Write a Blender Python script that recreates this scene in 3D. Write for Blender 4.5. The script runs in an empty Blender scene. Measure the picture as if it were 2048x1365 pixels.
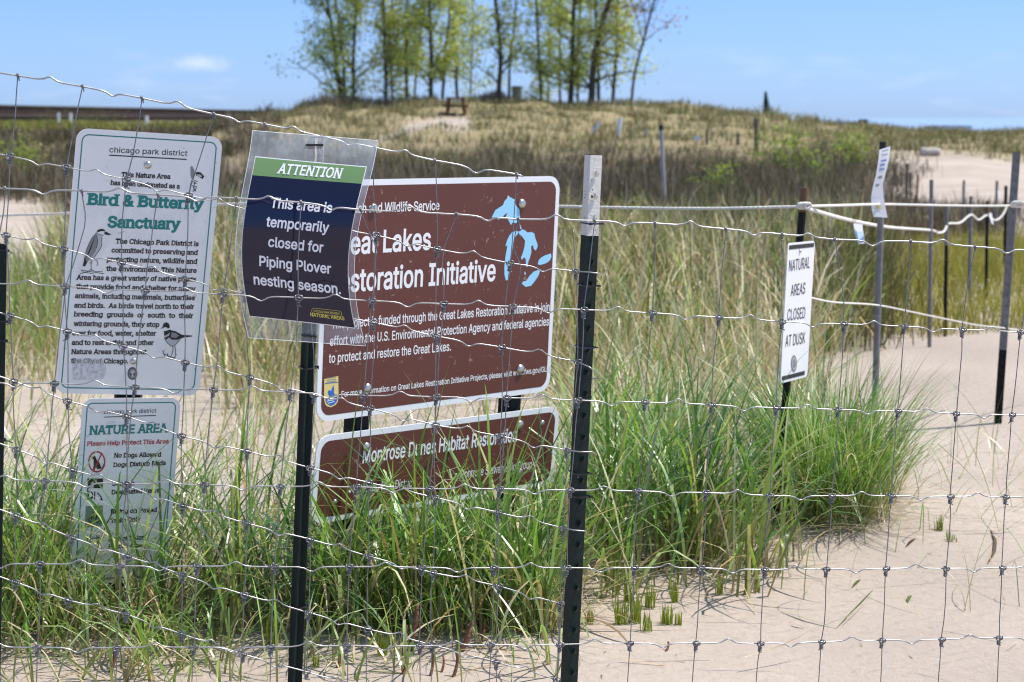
import bpy, math, os, random
import numpy as np
from mathutils import Vector
from mathutils.geometry import delaunay_2d_cdt

R = math.radians
sc = bpy.context.scene
COL = sc.collection
rng = np.random.default_rng(7)
random.seed(7)

# ------------------------------------------------------------------ camera, light, exposure
F = 3982.0            # focal length in photo pixels (2048 wide), 70 mm on a 36 mm sensor
HOR = 235.0           # horizon row
CAMZ = 1.6
PITCH = math.atan((682.5 - HOR) / F)
cam_d = bpy.data.cameras.new('camera')
cam = bpy.data.objects.new('camera', cam_d)
COL.objects.link(cam)
cam.location = (0, 0, CAMZ)
cam.rotation_euler = (math.pi / 2 - PITCH, 0, 0)
cam_d.sensor_width = 36.0
cam_d.lens = F / 2048 * 36
cam_d.clip_start = 0.05
cam_d.clip_end = 12000
cam_d.dof.use_dof = True
cam_d.dof.focus_distance = 5.2
cam_d.dof.aperture_fstop = 6.6
sc.camera = cam

SUN_EL, SUN_AZ = R(61), R(77)      # azimuth measured from +Y towards +X
world = bpy.data.worlds.new('World')
sc.world = world
world.use_nodes = True
nt = world.node_tree
bg = nt.nodes['Background']
sky = nt.nodes.new('ShaderNodeTexSky')
sky.sky_type = 'NISHITA'
sky.sun_disc = False
sky.sun_elevation = SUN_EL
sky.sun_rotation = SUN_AZ
sky.altitude = 200
sky.air_density = 1.0
sky.dust_density = 0.35
sky.ozone_density = 2.2
bg.inputs['Strength'].default_value = 0.15
# thin fair-weather cloud wisps low over the horizon, as part of the sky itself
tcw = nt.nodes.new('ShaderNodeTexCoord')
mpw = nt.nodes.new('ShaderNodeMapping'); mpw.inputs['Scale'].default_value = (14, 14, 60)
nzw = nt.nodes.new('ShaderNodeTexNoise'); nzw.inputs['Scale'].default_value = 2.2; nzw.inputs['Detail'].default_value = 6
rpw = nt.nodes.new('ShaderNodeValToRGB')
rpw.color_ramp.elements[0].position = 0.53; rpw.color_ramp.elements[1].position = 0.78
sepw = nt.nodes.new('ShaderNodeSeparateXYZ')
mrw = nt.nodes.new('ShaderNodeMapRange')
mrw.inputs['From Min'].default_value = 0.045; mrw.inputs['From Max'].default_value = 0.012
mrw.inputs['To Min'].default_value = 0.0; mrw.inputs['To Max'].default_value = 0.22
mulw = nt.nodes.new('ShaderNodeMath'); mulw.operation = 'MULTIPLY'
mixw = nt.nodes.new('ShaderNodeMix'); mixw.data_type = 'RGBA'
tint = nt.nodes.new('ShaderNodeMix'); tint.data_type = 'RGBA'; tint.blend_type = 'MULTIPLY'
tint.inputs[0].default_value = 1.0
zt = nt.nodes.new('ShaderNodeMapRange'); zt.inputs['From Min'].default_value = 0.0; zt.inputs['From Max'].default_value = 0.45
tmx = nt.nodes.new('ShaderNodeMix'); tmx.data_type = 'RGBA'
zt2 = nt.nodes.new('ShaderNodeMapRange'); zt2.inputs['From Min'].default_value = 0.0; zt2.inputs['From Max'].default_value = 0.055
tm2 = nt.nodes.new('ShaderNodeMix'); tm2.data_type = 'RGBA'
tm2.inputs[6].default_value = (0.33, 0.50, 1.0, 1); tm2.inputs[7].default_value = (0.222, 0.385, 0.90, 1)
tmx.inputs[7].default_value = (1.04, 0.99, 0.84, 1)
L = nt.links.new
L(tcw.outputs['Generated'], mpw.inputs['Vector']); L(mpw.outputs[0], nzw.inputs['Vector'])
L(nzw.outputs['Fac'], rpw.inputs[0]); L(tcw.outputs['Generated'], sepw.inputs[0])
L(sepw.outputs['Z'], mrw.inputs['Value']); L(mrw.outputs[0], mulw.inputs[0]); L(rpw.outputs[0], mulw.inputs[1])
L(sky.outputs[0], tint.inputs[6]); L(sepw.outputs['Z'], zt.inputs['Value']); L(zt.outputs[0], tmx.inputs[0]); L(sepw.outputs['Z'], zt2.inputs['Value']); L(zt2.outputs[0], tm2.inputs[0]); L(tm2.outputs[2], tmx.inputs[6]); L(tmx.outputs[2], tint.inputs[7])
# one small puff of cloud at upper left (a direction in the sky)
pcl = Vector((-0.1560, 1.0, 0.0268)).normalized()
vsub = nt.nodes.new('ShaderNodeVectorMath'); vsub.operation = 'SUBTRACT'; vsub.inputs[1].default_value = pcl
vscl = nt.nodes.new('ShaderNodeVectorMath'); vscl.operation = 'MULTIPLY'; vscl.inputs[1].default_value = (62, 40, 190)
vlen = nt.nodes.new('ShaderNodeVectorMath'); vlen.operation = 'LENGTH'
nz2 = nt.nodes.new('ShaderNodeTexNoise'); nz2.inputs['Scale'].default_value = 110; nz2.inputs['Detail'].default_value = 4
ad2 = nt.nodes.new('ShaderNodeMath'); ad2.operation = 'ADD'
mr2 = nt.nodes.new('ShaderNodeMapRange'); mr2.interpolation_type = 'SMOOTHSTEP'
mr2.inputs['From Min'].default_value = 1.6; mr2.inputs['From Max'].default_value = 0.5
mr2.inputs['To Min'].default_value = 0; mr2.inputs['To Max'].default_value = 0.5
mx2 = nt.nodes.new('ShaderNodeMath'); mx2.operation = 'MAXIMUM'
L(tcw.outputs['Generated'], vsub.inputs[0]); L(vsub.outputs[0], vscl.inputs[0]); L(vscl.outputs[0], vlen.inputs[0])
L(tcw.outputs['Generated'], nz2.inputs['Vector'])
L(vlen.outputs['Value'], ad2.inputs[0]); L(nz2.outputs['Fac'], ad2.inputs[1]); L(ad2.outputs[0], mr2.inputs['Value'])
L(mulw.outputs[0], mx2.inputs[0]); L(mr2.outputs[0], mx2.inputs[1])
L(mx2.outputs[0], mixw.inputs[0]); L(tint.outputs[2], mixw.inputs[6])
mixw.inputs[7].default_value = (4.6, 4.8, 5.3, 1)
L(mixw.outputs[2], bg.inputs['Color'])

sund = bpy.data.lights.new('sun', 'SUN')
sund.energy = 4.2
sund.angle = R(0.53)
sund.color = (1.0, 0.955, 0.88)
sun = bpy.data.objects.new('sun', sund)
COL.objects.link(sun)
sdir = Vector((math.cos(SUN_EL) * math.sin(SUN_AZ), math.cos(SUN_EL) * math.cos(SUN_AZ), math.sin(SUN_EL)))
sun.rotation_euler = sdir.to_track_quat('Z', 'Y').to_euler()
sun.location = (20, 10, 40)

sc.view_settings.view_transform = 'Standard'
sc.view_settings.look = 'None'
sc.view_settings.gamma = 1
sc.view_settings.use_curve_mapping = False
sc.view_settings.exposure = 0.52
sc.render.engine = 'CYCLES'
sc.cycles.max_bounces = 8
sc.cycles.transparent_max_bounces = 24
sc.cycles.use_denoising = True
sc.cycles.filter_width = 1.05

# ------------------------------------------------------------------ projection helpers
cp, sp = math.cos(PITCH), math.sin(PITCH)
def ray(px, py):
    a, b = (px - 1024) / F, (682.5 - py) / F
    return np.array([a, cp + sp * b, -sp + cp * b])
def at(px, py, Y):
    d = ray(px, py)
    return np.array([0, 0, CAMZ]) + d * (Y / d[1])
def on_plane(px, py, O, N):
    d = ray(px, py); c = np.array([0, 0, CAMZ])
    return c + d * (np.dot(O - c, N) / np.dot(d, N))
def px_of(x, y):
    return 1024 + F * x / np.maximum(y, 0.5) / cp

def sstep(a, b, x):
    t = np.clip((x - a) / (b - a), 0, 1)
    return t * t * (3 - 2 * t)

# ------------------------------------------------------------------ terrain height
_cp = np.array([-3000, -400, 480, 545, 600, 680, 760, 880, 1000, 1100, 1150, 1270, 1400, 1500, 1600, 1750, 1900, 2048, 2600, 6000.])
_cz = np.array([.70, .70, .72, 1.25, 1.70, 1.98, 1.98, 2.12, 2.30, 2.16, 2.04, 2.14, 1.88, 1.46, 1.15, .83, .66, .56, .5, .5])
_cx = (_cp - 1024) * 110 / F
_wv = [(rng.uniform(0, 6.3), rng.uniform(0, 6.3), lam) for lam in (0.9, 1.3, 1.9, 2.7, 3.9, 6.1, 9.0)]
def h(x, y):
    x = np.asarray(x, float); y = np.asarray(y, float)
    z = np.zeros(np.broadcast(x, y).shape)
    for ph, di, lam in _wv:
        z = z + 0.006 * lam ** 0.9 * np.sin(2 * np.pi / lam * (x * math.cos(di) + y * math.sin(di)) + ph)
    z = z * (0.35 + 0.65 * sstep(5, 14, y)) * (1 + 1.2 * sstep(20, 60, y))
    zc = np.interp(x, _cx, _cz)
    rise = sstep(46, 106, y) * (1 - 0.55 * sstep(122, 240, y) * (zc > 1.0))
    z = z + zc * rise
    z = z + sstep(70, 95, y) * (zc > .9) * (.14 * np.sin(x * .9 + 1.2 * np.sin(y * .21)) * np.sin(y * .33 + x * .4) + .09 * np.sin(x * 1.9 + y * .5))
    z = z - 9.0 * sstep(124, 210, y) * sstep(-16, -9, x * 110 / np.maximum(y, 110.)) - 9.0 * sstep(620, 760, y)
    # hummocks that hold the grass
    def bump(px, Y, a, r):
        bx = (px - 1024) * Y / F
        return a * np.exp(-((x - bx) ** 2 + (y - Y) ** 2) / (r * r))
    z = z + bump(1690, 7.9, .10, .9) + bump(1320, 7.1, .04, .6) + bump(800, 6.6, .05, .6) + bump(200, 6.5, .05, .6) + bump(360, 8.6, .05, 1.0)
    z = z + 0.10 * np.exp(-((y - 62) / 9) ** 2) * (px_of(x, y) > 1750)
    return z
def hz(x, y):
    return float(h(x, y))
def ground_hit(px, py):
    d = ray(px, py); c = np.array([0, 0, CAMZ]); t = 2.0
    while t < 900:
        p = c + d * t
        if p[2] < hz(p[0], p[1]):
            lo, hi = t - max(.02, t * .004), t
            for _ in range(14):
                m = (lo + hi) / 2; q = c + d * m
                if q[2] < hz(q[0], q[1]): hi = m
                else: lo = m
            return c + d * hi
        t += max(.02, t * .004)
    return c + d * 120

# ------------------------------------------------------------------ materials
def mat(name, col=(.5, .5, .5), rough=.5, metal=0.0, spec=.5, noise=None, bump=None, coat=0):
    m = bpy.data.materials.new(name); m.use_nodes = True
    n = m.node_tree; b = n.nodes['Principled BSDF']
    b.inputs['Base Color'].default_value = (*col, 1)
    b.inputs['Roughness'].default_value = rough
    b.inputs['Metallic'].default_value = metal
    b.inputs['Specular IOR Level'].default_value = spec
    if coat:
        b.inputs['Coat Weight'].default_value = coat; b.inputs['Coat Roughness'].default_value = .09
    tc = n.nodes.new('ShaderNodeTexCoord')
    if noise:
        sca, amt, col2 = noise
        nz = n.nodes.new('ShaderNodeTexNoise'); nz.inputs['Scale'].default_value = sca; nz.inputs['Detail'].default_value = 6
        rp = n.nodes.new('ShaderNodeValToRGB')
        rp.color_ramp.elements[0].position = .5 - amt; rp.color_ramp.elements[1].position = .5 + amt
        rp.color_ramp.elements[0].color = (*col, 1); rp.color_ramp.elements[1].color = (*col2, 1)
        n.links.new(tc.outputs['Object'], nz.inputs['Vector']); n.links.new(nz.outputs['Fac'], rp.inputs[0])
        n.links.new(rp.outputs[0], b.inputs['Base Color'])
    if bump:
        sca, st = bump
        nz = n.nodes.new('ShaderNodeTexNoise'); nz.inputs['Scale'].default_value = sca; nz.inputs['Detail'].default_value = 5
        bp = n.nodes.new('ShaderNodeBump'); bp.inputs['Strength'].default_value = st; bp.inputs['Distance'].default_value = .01
        n.links.new(tc.outputs['Object'], nz.inputs['Vector']); n.links.new(nz.outputs['Fac'], bp.inputs['Height'])
        n.links.new(bp.outputs[0], b.inputs['Normal'])
    return m

def attr_mat(name, rough=.45, spec=.5, trans=.35, tcol=1.3):
    m = bpy.data.materials.new(name); m.use_nodes = True
    n = m.node_tree; b = n.nodes['Principled BSDF']; out = n.nodes['Material Output']
    a = n.nodes.new('ShaderNodeAttribute'); a.attribute_name = 'tone'
    b.inputs['Roughness'].default_value = rough; b.inputs['Specular IOR Level'].default_value = spec
    n.links.new(a.outputs['Color'], b.inputs['Base Color'])
    if trans:
        t = n.nodes.new('ShaderNodeBsdfTranslucent'); mx = n.nodes.new('ShaderNodeMixShader'); mx.inputs[0].default_value = trans
        g = n.nodes.new('ShaderNodeMix'); g.data_type = 'RGBA'; g.blend_type = 'MULTIPLY'; g.inputs[0].default_value = 1
        g.inputs[7].default_value = (tcol * .9, tcol, tcol * .65, 1)
        n.links.new(a.outputs['Color'], g.inputs[6]); n.links.new(g.outputs[2], t.inputs['Color'])
        n.links.new(b.outputs[0], mx.inputs[1]); n.links.new(t.outputs[0], mx.inputs[2]); n.links.new(mx.outputs[0], out.inputs['Surface'])
    return m

M = {}
M['galv'] = mat('galvanised_wire', (.26, .26, .275), .42, .6, noise=(60, .2, (.15, .15, .16)))
M['galv_line'] = mat('sunlit_line_wire', (.42, .42, .43), .36, .6, noise=(50, .2, (.28, .28, .29)))  # line wires lighter than the stays: their sun highlights put into the base colour
M['bolt'] = mat('bolt_steel', (.62, .62, .60), .3, .9, noise=(300, .2, (.45, .42, .38)))
M['green_post'] = mat('dark_green_paint', (.005, .013, .012), .42, 0, .22, noise=(40, .2, (.008, .019, .017)), bump=(150, .15))
M['black_post'] = mat('black_post_paint', (.005, .006, .007), .5, 0, .22, bump=(100, .2))
M['white_post'] = mat('weathered_white_paint', (.62, .60, .56), .55, 0, .4, bump=(120, .2))
def chip(m, sc_, th):      # rusty chips in old paint
    n = m.node_tree; b = n.nodes['Principled BSDF']
    tc = n.nodes.new('ShaderNodeTexCoord'); nz = n.nodes.new('ShaderNodeTexNoise'); nz.inputs['Scale'].default_value = sc_; nz.inputs['Detail'].default_value = 3
    rp = n.nodes.new('ShaderNodeValToRGB'); rp.color_ramp.elements[0].position = th; rp.color_ramp.elements[1].position = th + .02
    c = b.inputs['Base Color'].default_value[:]
    rp.color_ramp.elements[0].color = c; rp.color_ramp.elements[1].color = (.05, .035, .022, 1)
    n.links.new(tc.outputs['Object'], nz.inputs['Vector']); n.links.new(nz.outputs['Fac'], rp.inputs[0]); n.links.new(rp.outputs[0], b.inputs['Base Color'])
chip(M['white_post'], 95, .66)
M['tan_post'] = mat('rusty_tan_paint', (.66, .57, .46), .6, 0, .3, noise=(60, .15, (.24, .16, .10)))
M['rust'] = mat('rust', (.09, .045, .025), .8, 0, .2, noise=(90, .2, (.03, .02, .015)))
M['zip'] = mat('zip_tie_nylon', (.006, .006, .009), .4)
M['zipblue'] = mat('zip_tie_navy', (.008, .011, .035), .4)
M['sign_white'] = mat('sign_white', (.83, .82, .81), .38, 0, .4, noise=(7, .3, (.77, .76, .75)))
M['sign_bright'] = mat('sign_white_bright', (.80, .80, .83), .4, 0, .4, noise=(9, .3, (.74, .74, .77)))
M['sign_brown'] = mat('sign_brown', (.128, .040, .031), .36, 0, .35, noise=(5, .3, (.108, .034, .027)))
M['sign_border'] = mat('sign_border_white', (.78, .79, .82), .4, 0, .4)
M['ink_black'] = mat('ink_black', (.008, .008, .009), .5)
M['ink_teal'] = mat('ink_teal', (.005, .20, .185), .45)
M['ink_red'] = mat('ink_red', (.42, .02, .03), .5)
M['ink_white'] = mat('ink_white', (.80, .80, .82), .45)
M['ink_grey'] = mat('ink_grey', (.22, .22, .23), .5)
M['ink_mid'] = mat('ink_mid_grey', (.09, .09, .095), .5)
M['ink_pale'] = mat('ink_pale_grey', (.47, .46, .48), .5)
M['ink_lake'] = mat('ink_lake_blue', (.30, .62, .88), .45)
M['ink_steel'] = mat('ink_steel_blue', (.16, .25, .50), .5)
M['ink_gold'] = mat('ink_gold', (.70, .58, .22), .45)
M['ink_blue'] = mat('ink_blue', (.02, .13, .48), .45)
M['ink_green'] = mat('ink_sage_green', (.15, .24, .17), .5)
M['patch'] = mat('faded_sticker', (.50, .48, .50), .6, 0, .2, noise=(90, .12, (.70, .69, .71)))
M['print_navy'] = mat('print_navy', (.0035, .0036, .030), .13, 0, .5)
M['print_green'] = mat('print_green', (.155, .27, .115), .3, 0, .3)
M['print_white'] = mat('print_white', (.82, .83, .88), .3, 0, .3)
M['print_yellow'] = mat('print_yellow', (.62, .56, .10), .4)
M['paper_back'] = mat('paper_back', (.75, .75, .77), .6)
M['rope'] = mat('white_rope', (.72, .69, .64), .8, 0, .2, bump=(260, .6))
M['rusty_stem'] = mat('rusty_stem', (.25, .115, .075), .75, 0, .2, noise=(70, .12, (.14, .06, .04)), bump=(120, .4))
M['leaf_brown'] = mat('dead_leaf', (.11, .065, .03), .7, 0, .3, noise=(60, .2, (.06, .035, .02)))
M['leaf_green'] = mat('fallen_leaf_green', (.10, .15, .03), .5)
M['bark'] = mat('bark', (.05, .042, .035), .9, 0, .2, noise=(3, .25, (.11, .09, .07)), bump=(12, .8))
M['wood'] = mat('weathered_wood', (.17, .085, .04), .8, 0, .2, noise=(8, .2, (.10, .055, .03)))
M['wood_grey'] = mat('grey_wood', (.16, .14, .12), .85, 0, .2, noise=(20, .2, (.08, .07, .06)))
M['driftwood'] = mat('driftwood', (.52, .48, .44), .8, 0, .2, noise=(10, .2, (.34, .30, .27)), bump=(20, .6))
M['pier'] = mat('pier_rust', (.030, .020, .019), .85, 0, .15, noise=(.4, .2, (.045, .028, .025)))
M['pier_cap'] = mat('pier_cap', (.075, .062, .058), .85, 0, .2)
M['steel_post'] = mat('galvanised_post', (.22, .215, .22), .5, .3, noise=(25, .2, (.14, .135, .135)))
M['dark_cap'] = mat('dark_cap', (.012, .011, .010), .6)
M['orange_top'] = mat('orange_rust_top', (.13, .062, .03), .7)
M['pale_marker'] = mat('pale_marker', (.66, .67, .72), .6)
M['stake_grey'] = mat('weathered_pale_stake', (.42, .41, .42), .7, noise=(12, .2, (.28, .27, .27)))
M['blue_marker'] = mat('pale_blue_marker', (.42, .58, .80), .5)
M['bin'] = mat('bin_grey', (.17, .19, .22), .6)
M['grass'] = attr_mat('grass_blade', .36, .75, .32)
M['dry'] = attr_mat('dry_stem_blade', .6, .3, .2)
M['far'] = attr_mat('far_vegetation', .7, .2, .15)
M['leaf'] = attr_mat('tree_leaf', .5, .3, .52, 1.45)

def clear_plastic():
    m = bpy.data.materials.new('clear_laminate'); m.use_nodes = True
    n = m.node_tree; b = n.nodes['Principled BSDF']; out = n.nodes['Material Output']
    b.inputs['Base Color'].default_value = (.55, .62, .72, 1); b.inputs['Roughness'].default_value = .12
    b.inputs['Specular IOR Level'].default_value = .6
    tr = n.nodes.new('ShaderNodeBsdfTransparent'); tr.inputs['Color'].default_value = (.93, .94, .95, 1)
    mx = n.nodes.new('ShaderNodeMixShader')
    tc = n.nodes.new('ShaderNodeTexCoord'); nz = n.nodes.new('ShaderNodeTexNoise'); nz.inputs['Scale'].default_value = 18; nz.inputs['Detail'].default_value = 5
    mr = n.nodes.new('ShaderNodeMapRange'); mr.inputs['From Min'].default_value = .3; mr.inputs['From Max'].default_value = .75
    mr.inputs['To Min'].default_value = .16; mr.inputs['To Max'].default_value = .40
    n.links.new(tc.outputs['Object'], nz.inputs['Vector']); n.links.new(nz.outputs['Fac'], mr.inputs['Value'])
    n.links.new(mr.outputs[0], mx.inputs[0]); n.links.new(tr.outputs[0], mx.inputs[1]); n.links.new(b.outputs[0], mx.inputs[2]); n.links.new(mx.outputs[0], out.inputs['Surface'])
    return m
M['clear'] = clear_plastic()

def weather(m, sc_, th, col):
    n = m.node_tree; b = n.nodes['Principled BSDF']; src = b.inputs['Base Color'].links[0].from_socket
    tc = n.nodes.new('ShaderNodeTexCoord'); nz = n.nodes.new('ShaderNodeTexNoise'); nz.inputs['Scale'].default_value = sc_; nz.inputs['Detail'].default_value = 4; nz.inputs['Distortion'].default_value = 1.5
    mr = n.nodes.new('ShaderNodeMapRange'); mr.inputs['From Min'].default_value = th; mr.inputs['From Max'].default_value = th + .05; mr.inputs['To Max'].default_value = .75
    mx = n.nodes.new('ShaderNodeMix'); mx.data_type = 'RGBA'; mx.inputs[7].default_value = (*col, 1)
    n.links.new(tc.outputs['Object'], nz.inputs['Vector']); n.links.new(nz.outputs['Fac'], mr.inputs['Value']); n.links.new(mr.outputs[0], mx.inputs[0])
    n.links.new(src, mx.inputs[6]); n.links.new(mx.outputs[2], b.inputs['Base Color'])
weather(M['sign_brown'], 45, .665, (.34, .25, .22))
weather(M['sign_white'], 30, .675, (.52, .49, .45))
weather(M['sign_bright'], 30, .68, (.55, .52, .48))
# ------------------------------------------------------------------ object helpers
def tag(o, label=None, cat=None, group=None, kind=None):
    if label: o['label'] = label
    if cat: o['category'] = cat
    if group: o['group'] = group
    if kind: o['kind'] = kind
    return o
def empty(name, loc, label, cat, group=None):
    o = bpy.data.objects.new(name, None); COL.objects.link(o)
    o.location = [float(c) for c in loc]; o.empty_display_size = .1
    return tag(o, label, cat, group)
def base_of(parent):
    b = np.zeros(3)
    while parent is not None:
        b = b + np.array(parent.location); parent = parent.parent
    return b
def mk(name, V, Fc, m, parent=None, smooth=False, loc=None):
    """one mesh object; V in world coordinates"""
    V = np.asarray(V, float).reshape(-1, 3)
    o = bpy.data.objects.new(name, bpy.data.meshes.new(name)); COL.objects.link(o)
    b = base_of(parent)
    if parent is not None: o.parent = parent
    elif loc is not None:
        o.location = [float(c) for c in loc]; b = np.asarray(loc, float)
    me = o.data
    me.from_pydata((V - b).tolist(), [], [tuple(int(i) for i in f) for f in Fc])
    me.materials.append(m)
    if smooth: me.polygons.foreach_set('use_smooth', [True] * len(me.polygons))
    me.update()
    return o
class MB:
    def __init__(s): s.V = []; s.F = []
    def add(s, V, Fc):
        k = len(s.V); s.V += [tuple(map(float, v)) for v in V]; s.F += [tuple(int(i) + k for i in f) for f in Fc]
    def box(s, c, size, ax=None):
        c = np.array(c, float); ax = np.eye(3) if ax is None else np.array(ax)
        V = [c + ax[0] * size[0] / 2 * i + ax[1] * size[1] / 2 * j + ax[2] * size[2] / 2 * k for i in (-1, 1) for j in (-1, 1) for k in (-1, 1)]
        s.add(V, [(0, 1, 3, 2), (4, 6, 7, 5), (0, 4, 5, 1), (2, 3, 7, 6), (0, 2, 6, 4), (1, 5, 7, 3)])
    def tube(s, P, r, n=6, cap=True):
        P = np.asarray(P, float); N = len(P); r = np.broadcast_to(np.asarray(r, float), (N,))
        T = np.gradient(P, axis=0); T /= np.linalg.norm(T, axis=1)[:, None] + 1e-12
        a = np.array([0, 0, 1.]) if abs(T[0][2]) < .9 else np.array([1., 0, 0])
        u = np.cross(T[0], a); u /= np.linalg.norm(u); V = []
        for i in range(N):
            u = u - T[i] * np.dot(u, T[i]); u /= np.linalg.norm(u) + 1e-12; v = np.cross(T[i], u)
            for k in range(n):
                an = 2 * math.pi * k / n; V.append(P[i] + r[i] * (u * math.cos(an) + v * math.sin(an)))
        Fc = [(i * n + k, i * n + (k + 1) % n, (i + 1) * n + (k + 1) % n, (i + 1) * n + k) for i in range(N - 1) for k in range(n)]
        if cap: Fc += [tuple(range(n - 1, -1, -1)), tuple((N - 1) * n + k for k in range(n))]
        s.add(V, Fc)
    def prism(s, outline, axis):   # outline: 3D points; axis: extrusion vector
        n = len(outline); O = np.asarray(outline, float); V = list(O) + list(O + np.asarray(axis))
        s.add(V, [tuple(range(n))] + [tuple(range(2 * n - 1, n - 1, -1))] + [(i, n + i, n + (i + 1) % n, (i + 1) % n) for i in range(n)])
    def build(s, name, m, parent=None, smooth=False, loc=None):
        return mk(name, s.V, s.F, m, parent, smooth, loc)
def raw_mesh(name, V, Q, tone, m, parent=None, smooth=True):
    """big numpy mesh of quads with a per-vertex colour attribute"""
    me = bpy.data.meshes.new(name)
    V = np.ascontiguousarray(V, np.float32).reshape(-1, 3); Q = np.ascontiguousarray(Q, np.int32).reshape(-1, 4)
    me.vertices.add(len(V)); me.vertices.foreach_set('co', V.ravel())
    me.loops.add(Q.size); me.loops.foreach_set('vertex_index', Q.ravel())
    me.polygons.add(len(Q)); me.polygons.foreach_set('loop_start', np.arange(0, Q.size, 4, dtype=np.int32))
    me.update(calc_edges=True)
    if smooth: me.polygons.foreach_set('use_smooth', np.ones(len(Q), bool))
    if tone is not None:
        at_ = me.color_attributes.new('tone', 'FLOAT_COLOR', 'POINT')
        c = np.ones((len(V), 4), np.float32); c[:, :3] = np.asarray(tone).reshape(-1, 3); at_.data.foreach_set('color', c.ravel())
    me.materials.append(m); me.validate()
    o = bpy.data.objects.new(name, me); COL.objects.link(o)
    if parent is not None:
        o.parent = parent; me.transform(__import__('mathutils').Matrix.Translation(-Vector(base_of(parent))))
    return o

# ------------------------------------------------------------------ ground
def warp(lo, hi, fine_lo, fine_hi, st, g):
    a = list(np.arange(fine_lo, fine_hi + 1e-6, st)); s = st
    while a[-1] < hi: s *= g; a.append(a[-1] + s)
    s = st; b = []
    x = fine_lo
    while x > lo: s *= g; x -= s; b.append(x)
    return np.array(b[::-1] + a)
gx = warp(-900, 900, -3.2, 3.2, .06, 1.09); gy = warp(-60, 1500, 4.5, 13, .06, 1.045)
GX, GY = np.meshgrid(gx, gy); GZ = h(GX, GY)
PXg = px_of(GX, GY)
# where litter and roots darken or yellow the sand (plant cover, a property of the place)
def clamp01(a): return np.clip(a, 0, 1)
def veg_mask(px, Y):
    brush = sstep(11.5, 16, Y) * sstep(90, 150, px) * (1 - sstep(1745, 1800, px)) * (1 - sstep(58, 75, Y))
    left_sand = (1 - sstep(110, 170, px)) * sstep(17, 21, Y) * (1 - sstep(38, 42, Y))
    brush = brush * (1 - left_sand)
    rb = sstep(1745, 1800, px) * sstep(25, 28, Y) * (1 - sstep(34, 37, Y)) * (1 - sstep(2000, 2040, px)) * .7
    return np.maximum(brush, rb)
def dune_mask(px, Y):
    d = sstep(44, 62, Y)
    path = np.exp(-(((px - 830) / 62) ** 2 + ((Y - 79 - (px - 835) * .10) / 4.2) ** 2)) * 1.1 + .75 * np.exp(-(((px - 912) / 30) ** 4 + ((Y - 80) / 6) ** 4))
    path2 = sstep(1765, 1800, px) * (1 - sstep(60, 66, Y))
    lb = np.exp(-(((px - 280) / 120) ** 2) * 1.0) * sstep(240, 300, Y)
    return d * (1 - clamp01(path * 1.6)) * (1 - path2) * (1 - clamp01(lb))
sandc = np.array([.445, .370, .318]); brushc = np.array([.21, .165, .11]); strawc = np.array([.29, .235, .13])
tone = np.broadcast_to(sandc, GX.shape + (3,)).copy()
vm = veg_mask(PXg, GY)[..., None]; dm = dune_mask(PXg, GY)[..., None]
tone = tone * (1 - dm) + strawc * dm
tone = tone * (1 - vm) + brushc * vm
nx, ny = len(gx), len(gy)
idx = np.arange(nx * ny).reshape(ny, nx)
Q = np.stack([idx[:-1, :-1], idx[:-1, 1:], idx[1:, 1:], idx[1:, :-1]], -1)
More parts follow.
